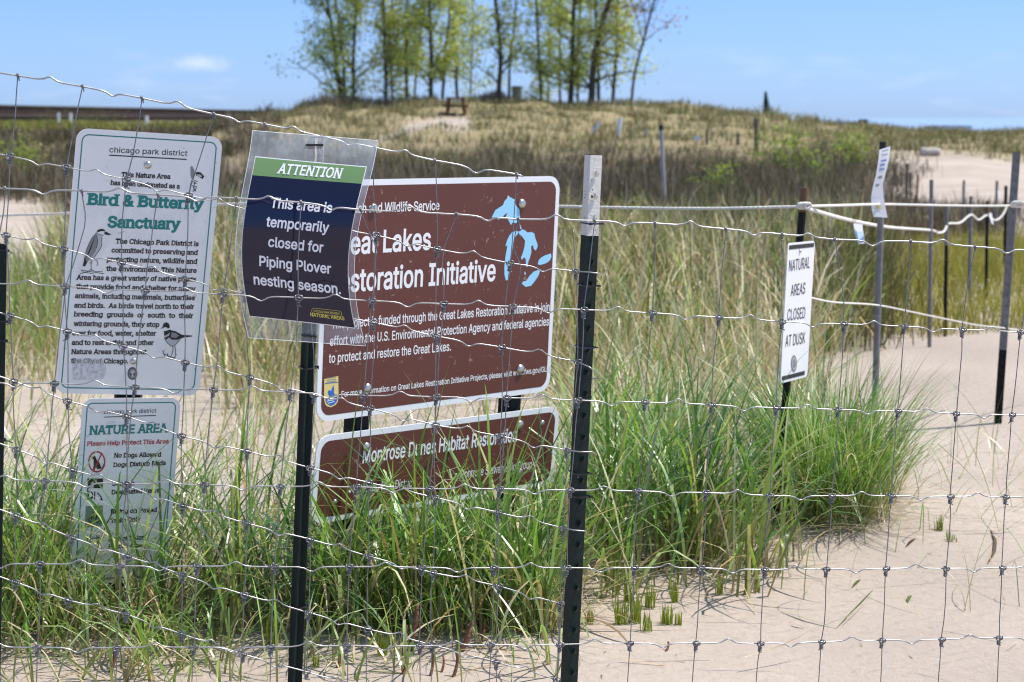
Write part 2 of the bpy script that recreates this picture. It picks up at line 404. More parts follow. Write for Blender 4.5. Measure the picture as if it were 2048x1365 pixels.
def ground_mat():
    m = bpy.data.materials.new('sand'); m.use_nodes = True
    n = m.node_tree; b = n.nodes['Principled BSDF']; l = n.links.new
    b.inputs['Roughness'].default_value = .9; b.inputs['Specular IOR Level'].default_value = .2
    a = n.nodes.new('ShaderNodeAttribute'); a.attribute_name = 'tone'
    tc = n.nodes.new('ShaderNodeTexCoord')
    n1 = n.nodes.new('ShaderNodeTexNoise'); n1.inputs['Scale'].default_value = .55; n1.inputs['Detail'].default_value = 7
    n2 = n.nodes.new('ShaderNodeTexNoise'); n2.inputs['Scale'].default_value = 420; n2.inputs['Detail'].default_value = 2
    r1 = n.nodes.new('ShaderNodeMapRange'); r1.inputs['From Min'].default_value = .3; r1.inputs['From Max'].default_value = .7; r1.inputs['To Min'].default_value = .84; r1.inputs['To Max'].default_value = 1.12
    r2 = n.nodes.new('ShaderNodeMapRange'); r2.inputs['From Min'].default_value = .3; r2.inputs['From Max'].default_value = .7; r2.inputs['To Min'].default_value = .80; r2.inputs['To Max'].default_value = 1.15
    mu = n.nodes.new('ShaderNodeMath'); mu.operation = 'MULTIPLY'
    vm_ = n.nodes.new('ShaderNodeVectorMath'); vm_.operation = 'SCALE'
    l(tc.outputs['Object'], n1.inputs['Vector']); l(tc.outputs['Object'], n2.inputs['Vector'])
    l(n1.outputs['Fac'], r1.inputs['Value']); l(n2.outputs['Fac'], r2.inputs['Value'])
    l(r1.outputs[0], mu.inputs[0]); l(r2.outputs[0], mu.inputs[1])
    l(a.outputs['Vector'], vm_.inputs[0]); l(mu.outputs[0], vm_.inputs['Scale']); l(vm_.outputs[0], b.inputs['Base Color'])
    # wind ripples + grain
    mp = n.nodes.new('ShaderNodeMapping'); mp.inputs['Rotation'].default_value = (0, 0, R(72)); l(tc.outputs['Object'], mp.inputs['Vector'])
    wv = n.nodes.new('ShaderNodeTexWave'); wv.inputs['Scale'].default_value = 4.2; wv.inputs['Distortion'].default_value = 5; wv.inputs['Detail'].default_value = 3; wv.inputs['Detail Scale'].default_value = 1.4
    l(mp.outputs[0], wv.inputs['Vector'])
    b1 = n.nodes.new('ShaderNodeBump'); b1.inputs['Strength'].default_value = .55; b1.inputs['Distance'].default_value = .010
    n3 = n.nodes.new('ShaderNodeTexNoise'); n3.inputs['Scale'].default_value = 26; n3.inputs['Detail'].default_value = 9; n3.inputs['Roughness'].default_value = .65
    b2 = n.nodes.new('ShaderNodeBump'); b2.inputs['Strength'].default_value = .6; b2.inputs['Distance'].default_value = .018
    l(tc.outputs['Object'], n3.inputs['Vector']); l(wv.outputs['Fac'], b1.inputs['Height']); l(n3.outputs['Fac'], b2.inputs['Height'])
    l(b1.outputs[0], b2.inputs['Normal']); l(b2.outputs[0], b.inputs['Normal'])
    return m
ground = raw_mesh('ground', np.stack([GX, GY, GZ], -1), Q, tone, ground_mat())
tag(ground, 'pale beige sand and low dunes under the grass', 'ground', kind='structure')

lake_m = mat('lake_water', (.38, .465, .58), .10, 0, .5, bump=(.35, .04))
lk = mk('lake', [(-6000, 150, -2.2), (6000, 150, -2.2), (6000, 7500, -2.2), (-6000, 7500, -2.2)], [(0, 1, 2, 3)], lake_m)
tag(lk, 'blue lake beyond the dunes', 'lake', kind='structure')
# ------------------------------------------------------------------ lettering
FD = os.path.join(bpy.utils.resource_path('LOCAL'), 'datafiles', 'fonts', 'Inter.woff2')
try: FONT = bpy.data.fonts.load(FD)
except Exception: FONT = None
_tmp = bpy.data.curves.new('tmp_text', 'FONT')
if FONT: _tmp.font = FONT
_tob = bpy.data.objects.new('tmp_text', _tmp); COL.objects.link(_tob)
def glyphs(body, off):
    """filled outlines of a line of text: overlapping contours are merged by their winding number"""
    _tmp.body = body; _tmp.offset = 0; _tmp.resolution_u = 3; _tmp.fill_mode = 'NONE'
    dg = bpy.context.evaluated_depsgraph_get(); dg.update()
    me = bpy.data.meshes.new_from_object(_tob.evaluated_get(dg))
    P = np.array([v.co[:2] for v in me.vertices]); nb = {}
    for e in me.edges:
        i, j = e.vertices; nb.setdefault(i, []).append(j); nb.setdefault(j, []).append(i)
    bpy.data.meshes.remove(me)
    seen = set(); segs = []; loops = []
    for st in sorted(nb):                      # contours run in vertex order
        if st in seen: continue
        loop = [st]; seen.add(st); cur = st
        while True:
            nx_ = [k for k in nb[cur] if k not in seen]
            if not nx_: break
            cur = min(nx_, key=lambda k: (k != cur + 1, k)); seen.add(cur); loop.append(cur)
        loops.append(loop); segs += [(loop[k], loop[(k + 1) % len(loop)]) for k in range(len(loop))]
    if off:                                    # heavier strokes: push every contour outwards, corners mitred
        ar = [.5 * sum(P[l_[k - 1]][0] * P[l_[k]][1] - P[l_[k]][0] * P[l_[k - 1]][1] for k in range(len(l_))) for l_ in loops]
        sg = 1.0 if max(ar, key=abs) > 0 else -1.0; P2 = P.copy()
        for l_ in loops:
            q = P[l_]; d = np.roll(q, -1, 0) - q; d /= np.linalg.norm(d, axis=1)[:, None] + 1e-9
            n_ = np.stack([d[:, 1], -d[:, 0]], 1) * sg; m_ = n_ + np.roll(n_, 1, 0); m_ /= np.linalg.norm(m_, axis=1)[:, None] + 1e-9
            P2[l_] = q + m_ * (off / np.clip((m_ * n_).sum(1), .55, 1))[:, None]
        P = P2
    out = delaunay_2d_cdt([Vector(p) for p in P], segs, [], 0, 1e-6)
    V = np.array([v[:] for v in out[0]]); T = np.array([f for f in out[2] if len(f) == 3])
    C = V[T].mean(1); A0 = P[[q[0] for q in segs]]; B0 = P[[q[1] for q in segs]]
    wn = np.zeros(len(C), int)
    for k0 in range(0, len(C), 400):
        c = C[k0:k0 + 400, None, :]
        side = (B0[:, 0] - A0[:, 0]) * (c[..., 1] - A0[:, 1]) - (c[..., 0] - A0[:, 0]) * (B0[:, 1] - A0[:, 1])
        up = (A0[:, 1] <= c[..., 1]) & (B0[:, 1] > c[..., 1]) & (side > 0); dn = (A0[:, 1] > c[..., 1]) & (B0[:, 1] <= c[..., 1]) & (side < 0)
        wn[k0:k0 + 400] = up.sum(1) - dn.sum(1)
    T = T[wn != 0]; Fc = [tuple(int(i) for i in f) for f in T]
    E = {}
    for f in Fc:
        for i in range(3):
            k = (min(f[i], f[(i + 1) % 3]), max(f[i], f[(i + 1) % 3])); E[k] = E.get(k, 0) + 1
    return V, Fc, [k for k, c in E.items() if c == 1]
_cap = {}
def capheight(off):
    if off not in _cap:
        V, _, _ = glyphs('H', off); _cap[off] = V[:, 1].max() + off
    return _cap[off]
_xh = {}
def xheight(off):
    if off not in _xh:
        V, _, _ = glyphs('x', off); _xh[off] = V[:, 1].max()
    return _xh[off]
def text2d(body, off=.012, serif=0.0):
    """flat lettering, x 0..1 across its width, y in cap heights; slab feet are added to the stems when serif > 0"""
    V, Fc, bd = glyphs(body, off)
    V = V[:, :2].copy(); Fc = list(Fc)
    if serif > 0:
        ch, xh = capheight(off) - off, xheight(off); add = []
        st = .075 + 2 * off; t = .035 + off * .9
        for a, b in bd:
            p, q = V[a], V[b]
            if abs(p[1] - q[1]) > .006: continue
            w = abs(p[0] - q[0]); y = (p[1] + q[1]) / 2
            if not (.45 * st < w < 1.65 * st): continue
            x0, x1 = min(p[0], q[0]), max(p[0], q[0]); s = serif * st
            if abs(y + off) < .03: add.append((x0 - s, x1 + s, y, y + t))
            elif abs(y - xh) < .03: add.append((x0 - s, x1, y - t, y))
            elif abs(y - ch) < .03: add.append((x0 - s, x1 + s, y - t, y))
            elif y > ch + .02: add.append((x0 - s, x1, y - t, y))
            elif y < -.08: add.append((x0 - s, x1 + s, y, y + t))
        V = np.c_[V, np.zeros(len(V))]
        for i_, (x0, x1, y0, y1) in enumerate(add):
            k = len(V); z = .0003 + .00015 * (i_ % 3); V = np.vstack([V, [(x0, y0, z), (x1, y0, z), (x1, y1, z), (x0, y1, z)]]); Fc.append((k, k + 1, k + 2, k + 3))
    else: V = np.c_[V, np.zeros(len(V))]
    xm = V[:, 0].min(); V[:, 0] = (V[:, 0] - xm) / (V[:, 0].max() - xm)
    V[:, 1] = (V[:, 1]) / capheight(off)
    return V, Fc

class Sign:
    """a flat panel in space given by three corners; marks are laid on it in its own plane"""
    def __init__(s, TL, TR, BL):
        s.TL, s.TR, s.BL = map(np.array, (TL, TR, BL))
        s.U = s.TR - s.TL; s.Vv = s.BL - s.TL; s.W = np.linalg.norm(s.U); s.H = np.linalg.norm(s.Vv)
        s.u = s.U / s.W; s.v = s.Vv / s.H
        s.N = np.cross(s.v, s.u); s.N /= np.linalg.norm(s.N)
        if s.N[1] > 0: s.N = -s.N
    def hit(s, px, py, lift=0.0):
        return on_plane(px, py, s.TL, s.N) + s.N * lift
    def loc(s, x, y, lift=0.0):         # metres from the top left corner
        return s.TL + s.u * x + s.v * y + s.N * lift
    def rr(s, x0, y0, x1, y1, r, n=7):
        out = []
        for cx, cy, a0 in ((x1 - r, y0 + r, -90), (x1 - r, y1 - r, 0), (x0 + r, y1 - r, 90), (x0 + r, y0 + r, 180)):
            for k in range(n + 1):
                a = R(a0 + 90 * k / n); out.append((cx + r * math.cos(a), cy + r * math.sin(a)))
        return out
    def board(s, m, parent, r, th=.004, name='panel'):
        mb = MB(); mb.prism([s.loc(x, y) for x, y in s.rr(0, 0, s.W, s.H, r)], -s.N * th)
        return mb.build(name, m, parent)
    def frame(s, m, parent, a, w, r, name='border_line', lift=.0006):
        o = s.rr(a, a, s.W - a, s.H - a, r); i = s.rr(a + w, a + w, s.W - a - w, s.H - a - w, max(r - w, .001)); n = len(o)
        V = [s.loc(x, y, lift) for x, y in o + i]
        return mk(name, V, [(k, (k + 1) % n, n + (k + 1) % n, n + k) for k in range(n)], m, parent)
    def fill(s, m, parent, a, r, name, lift=.0005):
        o = s.rr(a, a, s.W - a, s.H - a, r)
        return mk(name, [s.loc(x, y, lift) for x, y in o], [tuple(range(len(o)))], m, parent)
    def text(s, mb, body, p0, p1, cap, off=.012, serif=0, shear=0, lift=.0011):
        V, Fc = text2d(body, off, serif)
        a, b = s.hit(*p0), s.hit(*p1); c = s.hit(p0[0], p0[1] - cap)
        hgt = np.linalg.norm(c - a); d = b - a; wid = np.linalg.norm(d); up = -s.v
        P = [a + d * x + (up + d / wid * shear) * (y * hgt) + s.N * (lift + z) for x, y, z in V]
        mb.add(P, Fc)
    def lines(s, rows, m, parent, name='text_line', **kw):
        for r_ in rows:
            mb = MB(); s.text(mb, *r_, **kw); mb.build(name, m, parent)
    def poly(s, mb, pts, lift=.0011):
        mb.add([s.hit(x, y, lift) for x, y in pts], [tuple(range(len(pts)))])
    def line(s, mb, pts, w, lift=.0011):
        P = [s.hit(x, y, lift) for x, y in pts]; wd = np.linalg.norm(s.hit(pts[0][0] + w, pts[0][1]) - s.hit(*pts[0])) / 2
        for a, b in zip(P[:-1], P[1:]):
            t = b - a; t /= np.linalg.norm(t) + 1e-9; q = np.cross(t, s.N) * wd
            mb.add([a - q, b - q, b + q, a + q], [(0, 1, 2, 3)])
    def ell(s, mb, cx, cy, rx, ry, lift=.0011, n=28, hole=0):
        o = [s.hit(cx + rx * math.cos(2 * math.pi * k / n), cy + ry * math.sin(2 * math.pi * k / n), lift) for k in range(n)]
        if not hole: mb.add(o, [tuple(range(n))]); return
        i = [s.hit(cx + rx * hole * math.cos(2 * math.pi * k / n), cy + ry * hole * math.sin(2 * math.pi * k / n), lift) for k in range(n)]
        mb.add(o + i, [(k, (k + 1) % n, n + (k + 1) % n, n + k) for k in range(n)])
    def bolt(s, parent, px, py, rpx, name='bolt', m=None, dome=.45):
        c = s.hit(px, py); r = np.linalg.norm(s.hit(px, py - rpx) - c); mb = MB(); n = 14
        rings = [(1, 0.001), (1, .0035), (.85, .0035 + r * dome * .55), (.5, .0035 + r * dome * .9), (.12, .0035 + r * dome)]
        V = []; up = -s.v
        for rr_, hh in rings:
            for k in range(n):
                a = 2 * math.pi * k / n; V.append(c + s.u * r * rr_ * math.cos(a) + up * r * rr_ * math.sin(a) + s.N * hh)
        Fc = [(i * n + k, i * n + (k + 1) % n, (i + 1) * n + (k + 1) % n, (i + 1) * n + k) for i in range(len(rings) - 1) for k in range(n)] + [tuple((len(rings) - 1) * n + k for k in range(n))]
        mb.add(V, Fc); return mb.build(name, m or M['bolt'], parent, smooth=True)

def Z(x0, y0, s):           # readings taken on an enlarged crop of the photo -> photo pixels
    return lambda pts: [(x0 + x * s, y0 + y * s) for x, y in pts]
K = 400 / 1820

# ---- bird and butterfly sanctuary sign
YL, YR = 6.10, 6.255
S1 = Sign(at(154.2, 256.4, YL), at(446, 275, YR), at(109.3, 787, YL))
s1 = empty('park_sign', S1.loc(S1.W / 2, S1.H), 'tall white metal sign with teal border headed Bird & Butterfly Sanctuary', 'sign')
S1.board(M['sign_white'], s1, .036)
S1.frame(M['ink_teal'], s1, .0165, .0036, .022)
mb = MB()
S1.text(mb, 'chicago park district', (218.3, 305), (374.3, 312.5), 11.3, .004)
S1.line(mb, [(218, 310.8), (373, 319.4)], 2.2)
mb.build('heading', M['ink_black'], s1)
S1.lines([('Bird & Butterfly', (172.5, 408.8), (407, 419), 24, .034, .42), ('Sanctuary', (214, 454.5), (360.5, 459), 24, .034, .42)], M['ink_teal'], s1, 'title_line')
mb = MB()
body = [('This Nature Area', (241.8, 353.9), (341, 358.2)), ('has been designated as a', (220.5, 370), (359.6, 377.8)),
        ('The Chicago Park District is', (230.3, 487), (397, 492.6)), ('committed to preserving and', (222.7, 505), (395.6, 510)),
        ('protecting nature, wildlife and', (212.8, 523), (394.5, 528)), ('the environment. This Nature', (211.4, 542), (393, 546)),
        ('Area has a great variety of native plants', (152, 559.6), (392, 563.5)), ('that provide food and shelter for many', (151, 577.6), (390.6, 582.4)),
        ('animals, including mammals, butterflies', (149.5, 596.3), (389.5, 600.7)), ('and birds.  As birds travel north to their', (148, 615.4), (388, 618.3)),
        ('breeding  grounds  or  south  to  their', (146.8, 633), (386, 636.5)), ('wintering grounds, they stop', (146, 652), (318.3, 654)),
        ('over for food, water, shelter', (144, 671), (311.7, 671.6)), ('and to rest in this and other', (143, 690), (307, 690.3)),
        ('Nature Areas throughout', (141.8, 708.4), (293, 708.6)), ('tl', (140.7, 726.6), (149.5, 726.6)), ('Chicago.', (207.5, 727), (256, 727))]
S1.lines([(b_, p0, p1, 10.2, .026, .38) for b_, p0, p1 in body], M['ink_black'], s1)
mb = MB(); S1.text(mb, 'he City of', (148.5, 726.6), (203, 727), 9.9, .016, .3, lift=.0014); mb.build('faded_lettering', M['ink_grey'], s1)
mb = MB(); z3 = Z(0, 620, K)
S1.poly(mb, z3([(655, 450), (800, 440), (955, 450), (965, 560), (940, 630), (800, 640), (665, 635)]), .0009); mb.build('sticker_residue', M['patch'], s1)
z2 = Z(0, 360, K)
# standing heron drawing
g = MB(); m_ = MB(); d = MB()
S1.poly(g, z2([(872, 490), (905, 505), (935, 505), (930, 520), (925, 600), (890, 660), (850, 712), (800, 742), (775, 790), (752, 783), (765, 735), (782, 660), (805, 590), (840, 520)]))
S1.poly(m_, z2([(868, 492), (886, 520), (886, 590), (868, 655), (830, 706), (792, 752), (772, 788), (752, 782), (772, 715), (795, 632), (818, 570), (850, 518)]), .0013)
S1.poly(d, z2([(876, 480), (892, 455), (925, 445), (950, 455), (960, 470), (930, 466), (905, 472)]), .0015)
S1.poly(d, z2([(946, 482), (965, 472), (1012, 500), (985, 503), (952, 497)]), .0015)
S1.poly(d, z2([(772, 715), (792, 752), (772, 788), (752, 782)]), .0015)
for k in range(7):
    S1.line(d, z2([(862 - k * 9, 520 + k * 22), (822 - k * 9, 640 + k * 18)]), .9, .0015)
for pts in ([(872, 490), (840, 525), (805, 592), (782, 660), (765, 735)], [(880, 500), (888, 560), (880, 620)], [(925, 520), (926, 600), (890, 662), (850, 712)], [(828, 725), (830, 828)], [(852, 712), (885, 742), (892, 770), (878, 780)], [(870, 482), (905, 500), (940, 505)],
            [(735, 822), (800, 832), (945, 855)], [(728, 856), (800, 835), (830, 815), (870, 838), (930, 832)], [(750, 838), (810, 848), (850, 855)]):
    S1.line(d, z2(pts), 1.1, .0015)
for b_, nm, m__ in ((g, 'heron_light_tone', 'ink_pale'), (m_, 'heron_mid_tone', 'ink_grey'), (d, 'heron_ink', 'ink_black')): b_.build(nm, M[m__], s1)
g = MB(); m_ = MB(); d = MB()
# plover drawing
S1.poly(g, z3([(1490, 215), (1545, 190), (1600, 200), (1650, 235), (1630, 280), (1590, 325), (1560, 330), (1520, 300), (1495, 255)]))
S1.poly(d, z3([(1478, 150), (1490, 122), (1515, 113), (1538, 128), (1545, 160), (1530, 172), (1512, 158), (1490, 160)]), .0015)
S1.poly(d, z3([(1457, 172), (1482, 155), (1492, 165)]), .0015)
S1.poly(d, z3([(1490, 195), (1520, 190), (1552, 178), (1550, 205), (1520, 225), (1496, 238)]), .0015)
S1.poly(d, z3([(1498, 255), (1530, 238), (1540, 248), (1512, 272)]), .0015)
S1.poly(d, z3([(1552, 185), (1600, 196), (1655, 228), (1745, 234), (1750, 243), (1670, 252), (1620, 272), (1565, 272), (1532, 248), (1545, 215)]), .0014)
S1.poly(m_, z3([(1560, 205), (1600, 212), (1630, 235), (1600, 255), (1555, 250)]), .0016)
for pts in ([(1495, 255), (1520, 300), (1560, 332), (1590, 325), (1640, 268)], [(1572, 330), (1575, 360), (1565, 402)], [(1590, 325), (1597, 370), (1594, 410)], [(1480, 370), (1500, 430)], [(1490, 400), (1540, 425), (1600, 440)], [(1520, 395), (1535, 440)], [(1560, 405), (1550, 455)], [(1605, 405), (1580, 445)]):
    S1.line(d, z3(pts), 1.2, .0015)
for b_, nm, m__ in ((g, 'plover_light_tone', 'ink_pale'), (m_, 'plover_mid_tone', 'ink_grey'), (d, 'plover_ink', 'ink_black')): b_.build(nm, M[m__], s1)
g = MB(); m_ = MB(); d = MB()
# butterfly on a flower
z6 = Z(360, 220, K)
S1.poly(m_, z6([(95, 520), (108, 510), (130, 548), (135, 590), (118, 632), (104, 628), (95, 590)]))
S1.poly(d, z6([(138, 575), (160, 565), (188, 570), (205, 590), (220, 605), (205, 632), (185, 618), (150, 600)]), .0014)
S1.poly(g, z6([(150, 585), (190, 592), (200, 612), (165, 612)]), .0016)
for pts in ([(128, 640), (162, 655)], [(120, 650), (150, 672), (125, 668)], [(105, 640), (92, 700), (88, 750)], [(130, 660), (125, 740)], [(110, 690), (150, 700), (140, 730), (115, 745)], [(118, 700), (145, 745)]):
    S1.line(d, z6(pts), 1.2)
for b_, nm, m__ in ((g, 'butterfly_light_tone', 'ink_pale'), (m_, 'butterfly_mid_tone', 'ink_grey'), (d, 'butterfly_ink', 'ink_black')): b_.build(nm, M[m__], s1)
mb = MB(); S1.ell(mb, 264.8, 747.4, 9.9, 12.8, .0012); mb.build('round_seal', M['ink_mid'], s1)
mb = MB(); S1.ell(mb, 264.8, 747.4, 7.2, 9.2, .0015, hole=.9)
S1.poly(mb, [(262, 754), (263.8, 748), (260, 745), (262, 741), (268, 741), (270, 745), (266, 748), (267.6, 754)], .0015); mb.build('seal_emblem', M['ink_pale'], s1)
S1.bolt(s1, 295.6, 330.3, 7.6); S1.bolt(s1, 267, 722.5, 6.6)

# ---- nature area rules sign
S2 = Sign(at(165.6, 797.7, 6.12), at(362, 795.6, 6.215), at(139.6, 1169, 6.12))
s2 = empty('park_sign', S2.loc(S2.W / 2, S2.H), 'smaller white sign headed NATURE AREA with no-dogs symbol, half hidden by grass', 'sign')
S2.board(M['sign_white'], s2, .032)
S2.frame(M['ink_teal'], s2, .0135, .0034, .018)
mb = MB(); S2.text(mb, 'chicago park district', (208, 828.4), (312, 825.5), 8.3, .004); S2.line(mb, [(207.7, 834.7), (311.7, 831.4)], 1.7); mb.build('heading', M['ink_black'], s2)
mb = MB(); S2.text(mb, 'NATURE AREA', (177.6, 869.5), (336.3, 864.4), 18.5, .026, .40); mb.build('title', M['ink_teal'], s2)
S2.lines([('Please Help Protect This Area', (173.6, 892), (337.4, 887), 9.2, .020, .35), ('Chicago Park District', (171.4, 1163.5), (286, 1157), 5.5, .012)], M['ink_red'], s2, 'red_text_line')
mb = MB()
for b_, p0, p1 in (('No Dogs Allowed', (227.5, 915.6), (322.4, 913.4)), ('Dogs Disturb Birds', (226.4, 934.5), (331.5, 930)), ('Stay on', (223.5, 972), (269, 970.5)), ('Designated Paths', (222.7, 989), (318, 985)),
                   ('Biking on Paved', (220.5, 1027.7), (314, 1024)), ('Trails Only', (219.8, 1046), (281, 1042.6)), ('Do Not Enter', (216.5, 1083), (288, 1079)), ('Fenced Areas', (216, 1098), (290.6, 1094))):
    S2.lines([(b_, p0, p1, 9.4, .026, .38)], M['ink_black'], s2)
z4 = Z(0, 880, K)
mb = MB()
S2.poly(mb, z4([(833, 152), (848, 144), (868, 152), (880, 185), (905, 208), (918, 245), (922, 262), (880, 268), (878, 252), (864, 246), (868, 268), (846, 270), (853, 230), (850, 196), (856, 178), (836, 172)]))
S2.line(mb, z4([(920, 260), (945, 222)]), 1)
mb.build('dog_symbol', M['ink_black'], s2); mb = MB()
S2.poly(mb, z4([(795, 352), (938, 352), (935, 440), (800, 440)])); 
for q in ([(798, 440), (800, 540)], [(812, 470), (800, 530)], [(835, 540), (845, 490), (825, 470)], [(860, 540), (862, 470)], [(885, 480), (920, 520), (925, 545)], [(905, 545), (935, 548)], [(795, 545), (840, 520)]): S2.line(mb, z4(q), 2.2)
mb.build('hiker_symbol', M['ink_black'], s2); mb = MB()
for q in ([(795, 870), (795, 960)], [(820, 865), (822, 960)], [(880, 865), (888, 960)], [(900, 870), (898, 950)], [(790, 900), (905, 890)]): S2.line(mb, z4(q), 1.8)
mb.build('fence_symbol', M['ink_black'], s2)
mb = MB(); S2.poly(mb, z4([(812, 440), (830, 395), (845, 375), (860, 400), (850, 440)]), .0014); mb.build('hiker_figure', M['ink_pale'], s2)
mb = MB(); S2.ell(mb, 193.4, 924, 17.2, 21.6, .0014, hole=.86); S2.line(mb, z4([(928, 118), (848, 288)]), 2.4, .0016); mb.build('prohibition_ring', M['ink_red'], s2)
mb = MB(); S2.poly(mb, z4([(780, 605), (937, 597), (930, 785), (772, 797)]), .0009); mb.build('bike_square', M['ink_green'], s2)
mb = MB()
for cx in (828, 885): S2.ell(mb, *z4([(cx, 722)])[0], 5.2, 7.2, .0014, hole=.72)
S2.ell(mb, *z4([(878, 656)])[0], 2.4, 2.8, .0014)
for q in ([(828, 722), (845, 680), (875, 690), (885, 722)], [(845, 680), (860, 668), (878, 685)], [(852, 720), (870, 690)]): S2.line(mb, z4(q), 2, .0014)
mb.build('bike_figure', M['ink_black'], s2)
S2.bolt(s2, 258.5, 826.5, 5)

# ---- brown wildlife service sign
S3 = Sign(at(650, 361, 6.10), at(1120.5, 352.5, 6.90), at(632, 846, 6.10))
s3 = empty('information_sign', S3.loc(S3.W / 2, S3.H), 'large brown sign with white border and pale blue Great Lakes map', 'sign')
S3.board(M['sign_border'], s3, .05, .005)
S3.fill(M['sign_brown'], s3, .0185, .036, 'brown_face')
mb = MB()
for b_, p0, p1, c_, of in (('U.S. Fish and Wildlife Service', (668, 428), (878, 420), 20, .014), ('Great Lakes', (658, 511), (860.6, 498.5), 47, .017),
        ('Restoration Initiative', (656, 587), (990, 561), 48, .017),
        ('This project is funded through the Great Lakes Restoration Initiative in joint', (662, 658), (1103, 621.8), 19, .010),
        ('effort with the U.S. Environmental Protection Agency and federal agencies', (659, 692), (1097, 651), 19, .010),
        ('to protect and restore the Great Lakes.', (657, 726.4), (901, 701.5), 19, .010),
        ('For more information on Great Lakes Restoration Initiative Projects, please visit www.fws.gov/GLRI', (682.4, 794.5), (1100.7, 742.6), 12, .010)):
    S3.lines([(b_, p0, p1, c_, of)], M['ink_white'], s3)
zA = Z(720, 260, K); zB = Z(720, 540, K)
mb = MB()
for pts in ([(1195, 798), (1215, 760), (1230, 730), (1262, 710), (1300, 685), (1312, 650), (1335, 625), (1345, 595), (1362, 612), (1385, 625), (1408, 635), (1402, 660), (1425, 700), (1448, 725), (1450, 760), (1455, 800), (1445, 835), (1420, 850), (1385, 845), (1372, 868), (1350, 825), (1340, 805), (1322, 795), (1342, 755), (1310, 775), (1290, 805), (1255, 818), (1235, 798)],
            [(1320, 1062), (1335, 1010), (1355, 965), (1380, 935), (1415, 920), (1440, 925), (1432, 950), (1402, 985), (1392, 1030), (1378, 1120), (1362, 1200), (1360, 1290), (1348, 1365), (1325, 1372), (1312, 1320), (1312, 1240), (1322, 1150), (1340, 1050)],
            [(1440, 928), (1462, 918), (1470, 905), (1500, 915), (1520, 935), (1560, 930), (1585, 945), (1592, 985), (1610, 1030), (1615, 1060), (1598, 1100), (1580, 1085), (1572, 1050), (1555, 1060), (1558, 1110), (1545, 1160), (1530, 1200), (1520, 1250), (1510, 1245), (1505, 1175), (1490, 1160), (1470, 1185), (1462, 1165), (1480, 1120), (1495, 1060), (1500, 1010), (1470, 965), (1450, 955)],
            [(1615, 1225), (1625, 1185), (1650, 1160), (1690, 1140), (1735, 1125), (1740, 1155), (1725, 1190), (1690, 1215), (1640, 1230)],
            [(1642, 1268), (1620, 1330), (1590, 1375), (1555, 1420), (1505, 1430), (1470, 1400), (1480, 1380), (1510, 1375), (1540, 1330), (1580, 1290)],
            [(1492, 1300), (1500, 1288), (1508, 1310), (1498, 1325)], [(1450, 850), (1462, 880), (1470, 905), (1455, 900)]):
    S3.poly(mb, zA(pts))
mb.build('lakes_map', M['ink_lake'], s3)
z7 = Z(360, 500, K)
def shield(k, lift, mb):
    cx, cy = 662.2, 785.5
    pts = [(-14, -27), (0, -30.5), (14, -33), (14.4, 10), (12.5, 19), (8, 25), (0, 29.5), (-8, 28), (-12.5, 23), (-14.4, 14)]
    S3.poly(mb, [(cx + x * k, cy + y * k) for x, y in pts], lift)
mb = MB(); shield(1.0, .0010, mb); mb.build('badge', M['ink_gold'], s3)
mb = MB(); S3.poly(mb, [(650.3, 796), (656, 800), (662, 798), (668, 795), (674.5, 792.5), (673, 803), (668, 809), (661, 812), (654, 808), (651, 803)], .0014)
S3.poly(mb, [(655, 784), (658, 780), (661, 783), (664, 776), (666, 770), (668, 778), (667, 786), (670, 790), (664, 795), (658, 793), (656, 788)], .0014)
S3.line(mb, [(649, 767.5), (675.6, 764.5)], 1.2, .0014); mb.build('badge_bird_and_water', M['ink_blue'], s3)
mb = MB(); S3.line(mb, [(653, 803), (659, 801), (666, 800), (671, 797)], 1.3, .0017); S3.line(mb, [(655, 807), (662, 805), (668, 803)], 1.1, .0017); mb.build('badge_wave', M['ink_white'], s3)
mb = MB()
for yy in (756, 760, 763.6): S3.line(mb, [(653, yy + .9), (672, yy - 1.4)], 1.0, .0014)
mb.build('badge_lettering', M['ink_grey'], s3)
for x, y in ((1043, 408), (746.5, 417), (1040, 739), (734.5, 777)): S3.bolt(s3, x, y, 10)

# ---- brown partner sign below it
S4 = Sign(at(635, 873.5, 6.10), at(1120, 812, 6.90), at(621, 1051, 6.10))
s4 = empty('information_sign', S4.loc(S4.W / 2, S4.H), 'low wide brown sign reading Montrose Dunes Habitat Restoration, grass across its front', 'sign')
S4.board(M['sign_border'], s4, .05, .005)
S4.fill(M['sign_brown'], s4, .0185, .036, 'brown_face')
mb = MB()
S4.lines([('Montrose Dunes Habitat Restoration', (724.4, 926.5), (1033, 882.5), 30, .016), ('Chicago Park District', (712, 987), (826.6, 973.7), 18, .004), ('Montrose Stewardship Group', (919, 957.7), (1063, 936.4), 17, .004)], M['ink_white'], s4)
for cx_, cy_ in ((699, 983), (912, 949.6)):
    mb = MB(); S4.ell(mb, cx_, cy_, 2.4, 3); mb.build('bullet_point', M['ink_white'], s4)
for x, y in ((1039, 850), (732, 894), (728, 997), (1038, 945)): S4.bolt(s4, x, y, 9)
for x, y in ((1083.7, 846), (669, 1004)): S4.bolt(s4, x, y, 5.5, 'small_bolt')

